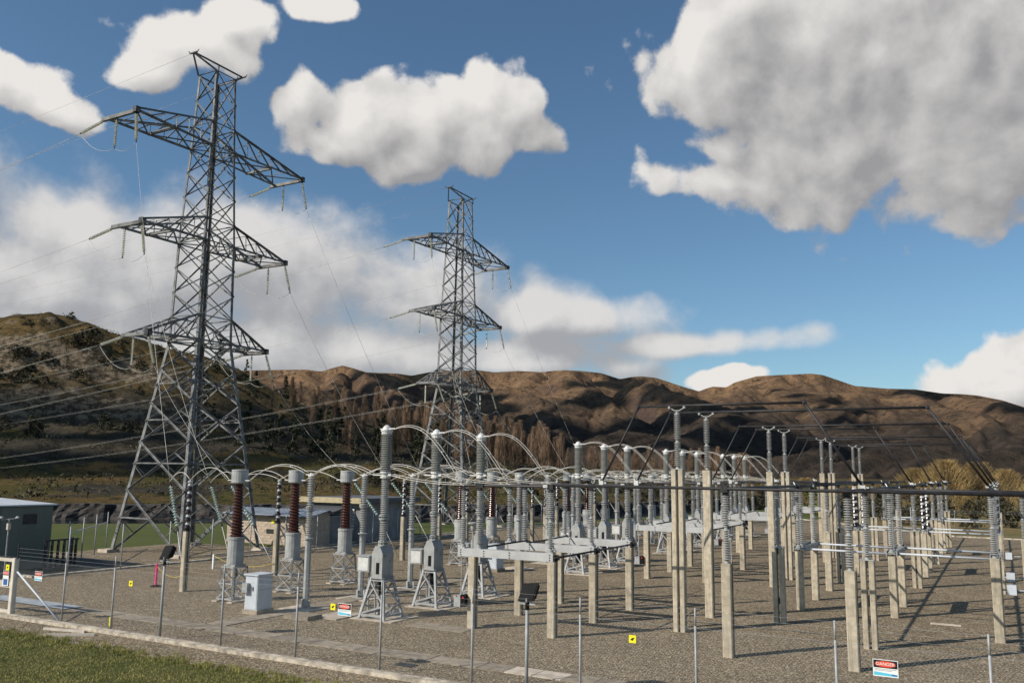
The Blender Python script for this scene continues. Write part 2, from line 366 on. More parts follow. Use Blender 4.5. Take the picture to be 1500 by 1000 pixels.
# ================================================================ LARGE STRUCTURE
# ---- noise for terrain
def vnoise(x, y, seed=0):
    xi = np.floor(x).astype(np.int64); yi = np.floor(y).astype(np.int64); fx = x-xi; fy = y-yi
    fx = fx*fx*(3-2*fx); fy = fy*fy*(3-2*fy)
    def h(a, b):
        n = (a*374761393+b*668265263+seed*974634181) & 0x7fffffff
        n = ((n ^ (n >> 13))*1274126177) & 0x7fffffff
        return ((n ^ (n >> 16)) & 0xffff)/65535.0
    a = h(xi, yi); b = h(xi+1, yi); c = h(xi, yi+1); d = h(xi+1, yi+1)
    return (a*(1-fx)+b*fx)*(1-fy)+(c*(1-fx)+d*fx)*fy
def fbm(x, y, o=5, seed=0, ridged=False, gain=.5):
    s = 0; a = 1; t = 0
    for i in range(o):
        n = vnoise(x*2**i+i*17.3, y*2**i-i*9.1, seed+i)
        if ridged: n = 1-np.abs(2*n-1)
        s = s+a*n; t += a; a *= gain
    return s/t
def sstep(a, b, x): t = np.clip((x-a)/(b-a), 0, 1); return t*t*(3-2*t)
SKY_HILL = [(-0.80,.10),(-0.6976,0.1191),(-0.5970,0.1369),(-0.5406,0.1463),(-0.5290,0.1503),(-0.5110,0.1529),(-0.4958,0.1558),(-0.4799,0.1537),(-0.4604,0.1490),(-0.4470,0.1436),(-0.4369,0.1400),(-0.4133,0.1360),(-0.3856,0.1283),(-0.3433,0.1203),(-0.3069,0.1086),(-0.2692,0.0858),(-0.2311,0.0656),(-0.1930,0.0551),(-0.1468,0.0429),(-0.1001,0.0337),(-0.0375,0.0230),(0.0408,0.0100),(0.1184,0.0017),(0.1944,-0.0026),(.5,-.004)]
SKY_MTN = [(-1.1,.07),(-0.6451,0.0866),(-0.4107,0.0994),(-0.2829,0.1082),(-0.2355,0.1110),(-0.2181,0.1093),(-0.2031,0.1145),(-0.1941,0.1172),(-0.1801,0.1138),(-0.1669,0.1103),(-0.1312,0.1098),(-0.1155,0.1078),(-0.1077,0.1096),(-0.0866,0.1141),(-0.0392,0.1158),(-0.0194,0.1137),(-0.0035,0.1148),(0.0084,0.1157),(0.0346,0.1144),(0.0480,0.1161),(0.0615,0.1170),(0.0796,0.1163),(0.1032,0.1139),(0.1251,0.1068),(0.1384,0.1092),(0.1500,0.1099),(0.1655,0.1083),(0.1778,0.1043),(0.1960,0.0979),(0.2141,0.0924),(0.2217,0.0954),(0.2293,0.0976),(0.2443,0.0967),(0.2533,0.1020),(0.2771,0.1086),(0.3005,0.1096),(0.3186,0.1100),(0.3350,0.1104),(0.3469,0.1086),(0.3572,0.1046),(0.3790,0.0959),(0.4113,0.0921),(0.4375,0.0907),(0.4630,0.0857),(0.4818,0.0844),(0.4953,0.0826),(0.5168,0.0771),(0.5353,0.0698),(0.5915,0.0655),(0.7383,0.0665),(1.1,.06)]
def river_s(X, Y):
    al = .72*(X+66)+.69*(Y-61); s = -.69*(X+66)+.72*(Y-61)
    return s-np.maximum(0, al-34)*.75, al
def hill_z(X, Y):
    X = np.asarray(X, float); Y = np.asarray(Y, float)
    r = np.hypot(X, Y); a = np.arctan2(X, Y)-YAW
    te = np.interp(a, [p[0] for p in SKY_HILL], [p[1] for p in SKY_HILL])
    s, al = river_s(X, Y)
    bench = 1.5+np.clip((s-9)/50, 0, 1)**1.2*2.2
    rt_ = 330+60*np.sin(a*5)
    top = EYE+te*rt_
    t = np.clip((r-150)/(rt_-150), 0, 1)
    g = .62*t+.38*sstep(0, 1, t)
    # quarry terraces on the left
    q = sstep(-.30, -.38, a)
    tq = np.clip(t+(fbm(X*.022, Y*.022, 5, 13)-.5)*.13*np.clip(4*t*(1-t), 0, 1), 0, 1)
    gt = np.interp(tq, [0, .36, .385, .50, .53, .66, .69, 1], [0, .24, .40, .47, .66, .73, .80, 1])
    gt = gt+(fbm(X*.16, Y*.16, 4, 15, True)-.5)*.07*sstep(.3, .45, t)*sstep(.8, .65, t)
    g = g*(1-q)+gt*q
    n = (fbm(X*.03, Y*.03, 6, 3)-.5)*9+(fbm(X*.10, Y*.10, 4, 5, True)-.5)*3.2
    env = np.sin(np.pi*np.clip(t, 0, 1))**.6
    z = bench+(top-bench)*np.clip(g, 0, None)+n*env*np.clip(top/25, .15, 1)
    z = np.where(r > rt_, top-(r-rt_)*.12, z)
    z = z+(fbm(X*.25, Y*.25, 4, 9)-.5)*.7*sstep(10, 20, s)
    return np.where(s < 9.8, -1.5, z)
def polar_mesh(name, m, az, rr, zf, smooth=True):
    A, Rr = np.meshgrid(az+YAW, rr, indexing='ij'); X = Rr*np.sin(A); Y = Rr*np.cos(A); Z = zf(X, Y)
    na, nr = len(az), len(rr)
    co = np.stack([X, Y, Z], -1).reshape(-1, 3)
    i = np.arange(na-1)[:, None]*nr+np.arange(nr-1)[None, :]
    fs = np.stack([i, i+1, i+nr+1, i+nr], -1).reshape(-1, 4)[:, ::-1]
    me = bpy.data.meshes.new(name); me.vertices.add(len(co)); me.vertices.foreach_set('co', co.ravel())
    me.loops.add(fs.size); me.loops.foreach_set('vertex_index', fs.ravel())
    me.polygons.add(len(fs)); me.polygons.foreach_set('loop_start', np.arange(0, fs.size, 4)); me.polygons.foreach_set('loop_total', np.full(len(fs), 4))
    me.materials.append(M[m]); me.update(); me.validate()
    if smooth: me.polygons.foreach_set('use_smooth', np.ones(len(me.polygons), bool))
    o = put(name, me); o['kind'] = 'structure'; return o
def pathpoly(pts, z): return MB().add([(x, y, z) for x, y in pts], [tuple(range(len(pts)))])

struct('ground', pathpoly([(-6000, -600), (6000, -600), (6000, 7000), (-6000, 7000)], -.004), 'dryfield')
struct('meadow', pathpoly([(-140, -8), (-28, -8), (-41, 30), (-40.6, 72), (-30, 95), (-20, 112), (-14, 150), (-60, 150), (-110, 60)], 0.0), 'meadow')
struct('lawn', pathpoly([(-45, -6), (60, -6), (60, 17.35), (-28.5, 17.35), (-45, 17.1)], .008), 'lawn')
struct('gravel_yard', pathpoly([(-62, 18.4), (-33, 18.4), (-28, 17.25), (70, 17.25), (70, 88), (1.5, 88), (-3.9, 88.4), (-22, 110.5), (-32, 104), (-40.2, 84), (-42.5, 62), (-43, 45), (-51, 43.5), (-51, 33), (-47, 32), (-62, 29)], .012), 'gravel')
struct('asphalt_apron', pathpoly([(-60, 27.5), (-60, 24), (-42.0, 27.8), (-42.0, 31.5), (-46, 33)], .020), mat('dark_asphalt', (.05, .048, .046), .9, var=.15, scale=2, coord='World'))
# river and its rock wall
def along(s, al, z): X = -66+.72*al-.69*s; Y = 61+.69*al+.72*s; return X, Y, z
rv = MB(); n = 60
for i in range(n+1):
    al = -110+i*5.0; off = max(0, al-34)*.75
    for s in (0, 8.6): rv.v.append(along(s+off*1.0, al, .012))
for i in range(n): rv.f.append((2*i, 2*i+2, 2*i+3, 2*i+1))
struct('river', rv, 'water')
rw = MB(); na, ns = 620, 9
AL = np.linspace(-110, 190, na); 
for i, al in enumerate(AL):
    off = max(0, al-34)*.75
    for j in range(ns):
        t = j/(ns-1)
        sx = 6.6+1.4*t+ (fbm(np.array([al*.9]), np.array([t*1.2]), 4, 21, True)[0]-.5)*1.9
        z = -.2+1.85*t+(fbm(np.array([al*.35]), np.array([t+9.]), 3, 22)[0]-.5)*.55
        if j == ns-1: sx = 12.6; z = 1.45
        rw.v.append(along(sx+off, al, z))
for i in range(na-1):
    for j in range(ns-1): a = i*ns+j; rw.f.append((a, a+ns, a+ns+1, a+1))
struct('river_bank_rock', rw, 'rockwall')
polar_mesh('hillside', 'hill', np.linspace(-.85, .62, 640), np.concatenate([np.linspace(74, 160, 70), np.linspace(161, 480, 170)]), hill_z)
SPURS = [[(-1689,2479,347),(-1413,2301,279),(-1148,1993,185),(-829,1598,76),(-544,1181,9)],[(-1816,2131,334),(-1501,1873,223),(-1116,1538,106),(-776,1165,26)],[(-1835,1981,305),(-1513,1597,182),(-1037,1084,57)],[(-1214,2634,342),(-1073,2258,232),(-809,1829,117),(-543,1398,31)],[(-1447,2628,352),(-1226,2293,230),(-1044,2049,168)],[(-884,2338,280),(-675,1989,172),(-517,1620,75),(-348,1148,13)],[(-629,2933,334),(-639,2520,230),(-574,2124,129),(-430,1541,34)],[(-545,3052,347),(-411,2567,208),(-257,2084,106),(-146,1493,24)],[(-629,2933,334),(-509,2448,202),(-367,1966,87),(-240,1379,17)],[(-222,2992,277),(-157,2495,160),(-75,1899,56),(-37,1299,13)],[(-47,2900,245),(-17,2400,135),(35,1700,39)],[(-410,3073,302),(-273,2686,193),(-190,2292,115)]]
def mtn_z(X, Y):
    r = np.hypot(X, Y); a = np.arctan2(X, Y)-YAW
    te = np.interp(a, [p[0] for p in SKY_MTN], [p[1] for p in SKY_MTN]); RS = 3000.0
    top = EYE+te*RS
    t = np.clip((r-1000)/(RS-1000), 0, 1)
    wx = X+(fbm(X*.0016, Y*.0016, 4, 31)-.5)*420; wy = Y+(fbm(X*.0016, Y*.0016, 4, 32)-.5)*420
    aw = np.arctan2(wx, wy)
    gul = fbm(aw*16, r*.00055, 4, 40, True, .5); gul2 = fbm(aw*55, r*.0016, 4, 41, True, .55)
    z = top*(t**2.0)*(.80+.2*gul)
    for si_, sp in enumerate(SPURS):
        acc = 0.0
        for (p, q) in zip(sp[:-1], sp[1:]):
            px, py, pz = p; dx, dy, dz = q[0]-px, q[1]-py, q[2]-pz; L2 = dx*dx+dy*dy; Ls = L2**.5
            k_ = np.clip(((wx-px)*dx+(wy-py)*dy)/L2, 0, 1)
            d = np.hypot(wx-px-k_*dx, wy-py-k_*dy)
            al = acc+k_*Ls
            side = np.sign((wx-px)*dy-(wy-py)*dx)
            rib = np.interp(fbm(al/115+si_*7.7+side*31, d/900, 3, 60), [.2, .8], [0, 1])
            zz = pz+k_*dz-3-(.24+.66*rib)*(np.sqrt(d*d+28*28)-28)
            h_ = np.clip(.5+.5*(zz-z)/22, 0, 1); z = z*(1-h_)+zz*h_+22*h_*(1-h_)*.5
            acc += Ls
    env = np.sin(np.pi*np.clip(t, 0, 1))**.7
    z = z+(gul2-.55)*30*env+(fbm(X*.011, Y*.011, 5, 44)-.5)*16*env
    lim = EYE+te*r*.992
    z = np.where(r < RS, np.minimum(z, lim), z)
    z = np.where(r > RS, top-(r-RS)*.35, z)
    z = np.where(np.abs(r-RS) < 8, top, z)
    return np.where(t <= 0, -6, z)
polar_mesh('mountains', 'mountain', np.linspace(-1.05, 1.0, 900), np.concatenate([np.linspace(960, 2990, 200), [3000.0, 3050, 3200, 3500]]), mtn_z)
# occluders shaped like clouds, added out of view to shadow the mountains and hill
# (azimuth, slope, angular radius) of the ground each cloud shades
SHM = [(-0.1175, 0.0951, 0.0174), (-0.0744, 0.0992, 0.0142), (-0.1561, 0.0894, 0.0158), (0.1071, 0.1005, 0.011), (0.1306, 0.1029, 0.0079), (0.1692, 0.0965, 0.0095), (0.1844, 0.0886, 0.0126), (0.0953, 0.0831, 0.0174), (0.2033, 0.0792, 0.0126), (-0.0466, 0.0855, 0.0126), (0.2407, 0.0729, 0.0142), (0.2588, 0.0546, 0.0158), (0.009, 0.0587, 0.0174), (-0.0228, 0.0819, 0.011), (0.3051, 0.0299, 0.0189), (0.3475, 0.0337, 0.0142), (-0.2506, 0.0842, 0.0095), (-0.1797, 0.102, 0.0071), (0.3177, 0.0859, 0.0079), (0.3528, 0.0816, 0.0079), (-0.2534, 0.0649, 0.0221), (-0.2085, 0.0624, 0.0237), (-0.1633, 0.0752, 0.0221), (-0.1169, 0.0763, 0.0252), (-0.078, 0.0849, 0.0221), (-0.0383, 0.0659, 0.0237), (-0.0769, 0.0379, 0.0276), (-0.1309, 0.0293, 0.0276), (-0.1918, 0.0244, 0.0276), (-0.0064, 0.0389, 0.0268), (0.0406, 0.0356, 0.0268), (0.0326, 0.0629, 0.0142), (0.0875, 0.04, 0.0252), (0.0757, 0.1011, 0.0079), (0.1188, 0.0871, 0.0158), (0.1422, 0.0989, 0.011), (0.1653, 0.091, 0.0142), (0.1418, 0.0559, 0.0252), (0.1879, 0.0638, 0.0205), (0.1874, 0.033, 0.0237), (0.2251, 0.0409, 0.0221), (0.2183, 0.0715, 0.0126), (0.2545, 0.0296, 0.0197), (0.2912, 0.041, 0.0174), (0.2702, 0.0712, 0.011), (0.3349, 0.0707, 0.0103), (0.3623, 0.0593, 0.0118), (0.3819, 0.0679, 0.0071), (0.4309, 0.0887, 0.0095), (0.4566, 0.0844, 0.0079), (0.5178, 0.0743, 0.0118), (0.5323, 0.0685, 0.0103), (0.3, 0.0937, 0.0087), (-0.1021, 0.1058, 0.0095)]
SHH = [(-0.5954, 0.0046, 0.0213), (-0.5693, 0.0051, 0.0213), (-0.5423, 0.0056, 0.0213), (-0.5144, 0.0061, 0.0213), (-0.4855, 0.0066, 0.0213), (-0.4558, 0.0071, 0.0213), (-0.4252, 0.0077, 0.0213), (-0.3936, 0.0082, 0.0213), (-0.3613, 0.0088, 0.0213), (-0.3281, 0.0093, 0.0213), (-0.2941, 0.0099, 0.0213), (-0.2595, 0.0104, 0.0213), (-0.2241, 0.011, 0.0213), (-0.1882, 0.0115, 0.0213), (-0.1518, 0.0121, 0.0213), (-0.115, 0.0126, 0.0213), (-0.6048, -0.0083, 0.0174), (-0.5834, -0.0081, 0.0174), (-0.5614, -0.0078, 0.0174), (-0.5388, -0.0076, 0.0174), (-0.5156, -0.0074, 0.0174), (-0.4917, -0.0071, 0.0174), (-0.4672, -0.0069, 0.0174), (-0.4421, -0.0066, 0.0174), (-0.4163, -0.0063, 0.0174), (-0.39, -0.006, 0.0174), (-0.3631, -0.0057, 0.0174), (-0.3356, -0.0054, 0.0174), (-0.3075, -0.0051, 0.0174), (-0.279, -0.0047, 0.0174), (-0.5973, 0.0251, 0.0205), (-0.5712, 0.026, 0.0205), (-0.5442, 0.0268, 0.0205), (-0.5162, 0.0277, 0.0205), (-0.4873, 0.0285, 0.0205), (-0.4575, 0.0294, 0.0205), (-0.4268, 0.0303, 0.0205), (-0.3952, 0.0311, 0.0205), (-0.3628, 0.032, 0.0205), (-0.3295, 0.0328, 0.0205), (-0.2955, 0.0336, 0.0205), (-0.2607, 0.0344, 0.0205), (-0.2252, 0.0352, 0.0205), (-0.1892, 0.0359, 0.0205), (-0.1527, 0.0366, 0.0205), (-0.5662, 0.0446, 0.0174), (-0.5406, 0.0457, 0.0174), (-0.5142, 0.0468, 0.0174), (-0.4871, 0.0479, 0.0174), (-0.459, 0.049, 0.0174), (-0.4302, 0.0501, 0.0174), (-0.4006, 0.0512, 0.0174), (-0.3703, 0.0522, 0.0174), (-0.3395, 0.0584, 0.0158), (-0.3077, 0.0595, 0.0158), (-0.2752, 0.0605, 0.0158)]
def blob(mb, c, rad, seed, nu=22, nv=11, flat=.38):
    V = []
    for j in range(nv+1):
        th = math.pi*j/nv
        for i in range(nu):
            ph = 2*math.pi*i/nu
            x, y, z = math.sin(th)*math.cos(ph), math.sin(th)*math.sin(ph), math.cos(th)
            q = .8+.5*float(fbm(np.array([x*1.7+seed*3.1+z]), np.array([y*1.7+seed*1.7-z]), 3, 50)[0])
            V.append((c[0]+x*rad*q, c[1]+y*rad*q, c[2]+z*rad*q*flat))
    F = [(j*nu+i, j*nu+(i+1) % nu, (j+1)*nu+(i+1) % nu, (j+1)*nu+i) for j in range(nv) for i in range(nu)]
    mb.add(V, F)
def shade_cloud(targets, zf, r0, r1, alt, flat, per, grow):
    rr = np.linspace(r0, r1, 500); mb = None
    for i, (a, te, ar) in enumerate(targets):
        X = rr*math.sin(a+YAW); Y = rr*math.cos(a+YAW); hit = np.nonzero(zf(X, Y) >= EYE+te*rr)[0]
        if not len(hit): continue
        r_ = rr[hit[0]]; z = EYE+te*r_; t_ = (alt-z)/sdir.z
        if mb is None: mb = MB()
        blob(mb, (X[hit[0]]+sdir.x*t_, Y[hit[0]]+sdir.y*t_, alt), ar*r_*grow, i, flat=flat)
        if i % per == per-1: struct('cloud', mb, 'occluder', smooth=True); mb = None
    if mb: struct('cloud', mb, 'occluder', smooth=True)
shade_cloud(SHM, mtn_z, 980, 2995, 2800, .7, 6, 1.9)
shade_cloud(SHH, hill_z, 100, 330, 400, .6, 8, 1.2)

# ================================================================ KERBS, PADS, TRENCHES
def strip(name, pts, w_, h_, m, seg=None):
    mb = MB()
    for a, b in zip(pts[:-1], pts[1:]): mb.beam((a[0], a[1], h_/2), (b[0], b[1], h_/2), w_, h_)
    return struct(name, mb, m)
strip('front_kerb', [(-62, 18.92), (62, 18.92)], .29, .11, 'kerb')
strip('yard_kerb', [(-40.6, 26.0), (-40.0, 45), (-40.2, 84)], .22, .10, 'kerb')
strip('yard_kerb', [(-52, 25.6), (-40.6, 26.0)], .22, .10, 'kerb')
strip('outer_kerb', [(-42.6, 38), (-41.6, 45), (-41.7, 80)], .16, .08, 'kerb')
strip('far_kerb', [(60, 88.2), (1.5, 88.2), (-3.9, 88.6), (-22, 110.7)], .30, .12, 'kerb')
rv_ = random.Random(3)
def trench(label, x0, x1, y0, y1, step, alongx=True, light=()):
    t = thing('cable_trench', label, 'trench cover', (0, 0, 0))
    t['kind'] = 'structure'
    n_ = int(round((x1-x0 if alongx else y1-y0)/step)); key = {}
    for i in range(n_):
        cx = (x0+(i+.5)*step) if alongx else (x0+x1)/2; cy = (y0+y1)/2 if alongx else y0+(i+.5)*step
        sx, sy = (step-.025, y1-y0) if alongx else (x1-x0, step-.025)
        if 'm' not in key:
            mb = MB().box(-sx/2, -sy/2, -.03, sx/2, sy/2, .035)
            for e in (-1, 1):
                hx, hy = (e*sx*.36, -sy*.28) if alongx else (sx*.28, e*sy*.36)
                mb.cbox(hx, hy, .028, .12, .05, .009)
            key['m'] = mb.mesh('cover_slab', 'trench'); key['l'] = mb.mesh('cover_slab', 'pad')
        o = put('cover_slab', key['l' if i in light else 'm'], t, (cx, cy, rv_.uniform(-.006, .01)), rv_.uniform(-.006, .006))
    return t
trench('long row of concrete trench covers along the front fence', -30.6, 3.4, 20.95, 21.7, .85, True, (22, 23, 36))
struct('cable_trench_slab', pathpoly([(-36, 21.0), (-30.7, 20.95), (-30.7, 21.75), (-36, 21.85)], .045), 'bluepad')
trench('row of concrete trench covers running from front trench past breakers', -24.1, -23.2, 21.8, 37.4, .85, False)
pads = MB()
def pad(x0, y0, x1, y1, h_=.05, m='pad'):
    struct('concrete_pad', MB().box(x0, y0, -.05, x1, y1, h_), m)
BAYS = [[26.05, 29.35, 32.85], [43.0, 46.55, 50.1], [57.25, 60.75, 64.2], [71.2, 74.7, 78.2]]
for b_, ys in enumerate(BAYS):
    for y in ys:
        pad(-20.75, y-.75, -18.9, y+.95, .04)
        if b_ < 2: pad(-24.4, y-.55, -22.9, y+.75, .035)
        for sx in (-.42, .42):
            if b_ < 2: pad(-27.4+sx-.14, y-.6, -27.4+sx+.14, y+.6, .05)
pad(-22.75, 24.05, -21.6, 24.8, .16, 'trench'); pad(-22.0, 24.75, -20.9, 26.3, .05)
pad(-18.2, 25.2, -15.9, 26.0, .03, 'trench')
struct('drain_cover', MB().box(-14.9, 20.1, 0, -14.3, 20.45, .03), 'dark')
struct('drain_cover', MB().box(-2.6, 36.0, 0, -1.6, 36.3, .03), 'pad')
struct('timber_edging', MB().beam((-27.6, 18.2, .04), (-26.0, 18.55, .04), .1, .08).beam((-26.6, 17.5, .04), (-25.3, 18.4, .04), .1, .08), 'gate')

# ================================================================ BUILDINGS
def gable_blocks(t, x0, x1, z0, z1, y, th, m, bw=.62, bh=.2):
    """front wall laid course by course"""
    rows = int(round((z1-z0)/bh)); meb = MB().box(0, 0, 0, bw-.008, th, bh-.009).mesh('block', m); meh = MB().box(0, 0, 0, bw/2-.008, th, bh-.009).mesh('block', m)
    for r_ in range(rows):
        x = x0
        if r_ % 2: put('block', meh, t, (x, y+rv_.uniform(-.006, .006), z0+r_*bh)); x += bw/2
        while x < x1-.1:
            if x1-x < bw-.05: put('block', meh, t, (x, y+rv_.uniform(-.006, .006), z0+r_*bh)); x += bw/2
            else: put('block', meb, t, (x, y+rv_.uniform(-.006, .006), z0+r_*bh)); x += bw
t = thing('block_building', 'low cream blockwork building with pale metal roof behind the near pylon', 'building', (-45.85, 46.5, 0))
L0 = 4.05
part('wall', MB().box(-L0, .12, 0, L0, 1.9, 2.0), 'block', t)
gable_blocks(t, -L0, L0-.01, 0, 2.0, -.02, .14, 'block')
rf = MB(); 
for i in range(27):
    x = -L0-.25+i*.32
    rf.box(x, -.35, 2.02, x+.31, 2.6, 2.06) if False else rf.add([(x, -.35, 2.02), (x+.30, -.35, 2.02), (x+.30, 1.5, 2.40), (x, 1.5, 2.40), (x, -.35, 2.06), (x+.30, -.35, 2.06), (x+.30, 1.5, 2.44), (x, 1.5, 2.44)], [(0,1,2,3),(7,6,5,4),(0,4,5,1),(1,5,6,2),(2,6,7,3),(3,7,4,0)])
    rf.add([(x+.29, -.35, 2.05), (x+.34, -.35, 2.05), (x+.34, 1.5, 2.43), (x+.29, 1.5, 2.43), (x+.30, -.35, 2.10), (x+.33, -.35, 2.10), (x+.33, 1.5, 2.48), (x+.30, 1.5, 2.48)], [(0,1,2,3),(7,6,5,4),(0,4,5,1),(1,5,6,2),(2,6,7,3),(3,7,4,0)])
rf.add([(-L0-.25, 1.5, 2.43), (L0+.3, 1.5, 2.43), (L0+.3, 2.1, 2.2), (-L0-.25, 2.1, 2.2)], [(0, 1, 2, 3)])
part('roof', rf, 'roofblue', t)
part('gutter', MB().box(-L0-.2, -.47, 1.93, L0+.25, -.36, 2.03), 'dark', t)
part('gable', MB().add([(L0-.005, .1, 2.0), (L0-.005, 1.9, 2.0), (L0-.005, 1.5, 2.40)], [(0, 1, 2)]), 'block', t)
yt = part('warning_tag', MB().box(.35, -.05, 1.45, .62, -.03, 1.72), 'yellow', t)
part('vent', MB().box(-.1, -.06, .75, .6, -.03, 1.05), 'dark', t)
t = thing('control_building', 'grey flat-roofed control building with beige fascia and lean-to porch', 'building', (-41.3, 51.2, 0))
part('wall', MB().box(-5.3, 0, 0, 0, 6.3, 2.85), 'greyblock', t)
part('front_panel', MB().box(-5.2, -.04, .1, -.9, -.005, 2.55), 'white', t)
rf = part('roof', MB().box(-5.7, -.55, 2.86, .55, 6.8, 3.2), 'roofdark', t)
part('fascia', MB().box(-5.72, -.6, 2.84, .3, -.555, 3.24), 'fascia', rf)
part('fascia_end', MB().box(.31, -.6, 2.6, .42, .6, 3.22), 'fascia', rf)
po = part('porch_roof', MB().add([(-4.4, -2.9, 2.0), (-.9, -2.9, 2.0), (-.9, -.06, 2.6), (-4.4, -.06, 2.6), (-4.4, -2.9, 2.08), (-.9, -2.9, 2.08), (-.9, -.06, 2.68), (-4.4, -.06, 2.68)], [(3,2,1,0),(4,5,6,7),(0,1,5,4),(1,2,6,5),(2,3,7,6),(3,0,4,7)]), 'roofdark', t)
part('porch_wall', MB().box(-4.3, -2.6, 0, -1.15, -.1, 1.98), 'greyblock', t)
part('doorway', MB().box(-2.2, -2.64, .05, -1.25, -2.605, 1.9), 'black', t)
part('door', MB().box(-3.15, -2.66, .45, -2.4, -2.61, 1.85), 'signwhite', t)
part('corner_post', MB().box(-1.06, -2.6, 0, -.96, -2.5, 1.99), 'steel', t)
for i in range(7): part('louvre', MB().box(-.75, -.12, .9+i*.23, -.55, -.045, 1.05+i*.23), 'white', t)
t = thing('metal_shed', 'dark green clad shed with pale roof edge at the left', 'shed', (-44.3, 22.5, 0))
part('wall', MB().box(-6, -7, 0, 0, 6.6, 3.2), 'shed', t)
cl = MB().box(0, 0, 0, .03, .9, 3.15).mesh('cladding_panel', 'shed')
for i in range(15): put('cladding_panel', cl, t, (.004, -6.98+i*.905, .02))
part('roof', MB().add([(-6.2, -7.2, 3.45), (.15, -7.2, 3.22), (.15, 6.75, 3.22), (-6.2, 6.75, 3.45), (-6.2, -7.2, 3.52), (.15, -7.2, 3.29), (.15, 6.75, 3.29), (-6.2, 6.75, 3.52)], [(3,2,1,0),(4,5,6,7),(0,1,5,4),(1,2,6,5),(2,3,7,6),(3,0,4,7)]), 'lightgrey', t)
part('vent', MB().box(.036, 5.0, 2.3, .08, 5.7, 2.8), 'dark', t)
t = thing('radiator_rack', 'dark steel rack of upright fins beside the green shed', 'rack', (-42.5, 27.6, 0))
part('frame', MB().box(-.04, 0, 1.5, .04, 1.9, 1.58).box(-.2, -.1, 0, .2, 2.0, .18).box(-.34, 1.7, .0, -.26, 1.8, 1.6), 'dark', t)
fn = MB().box(-.05, -.05, .18, .05, .05, 1.5).mesh('fin', 'dark')
for i in range(6): put('fin', fn, t, (0, .12+i*.33, 0))

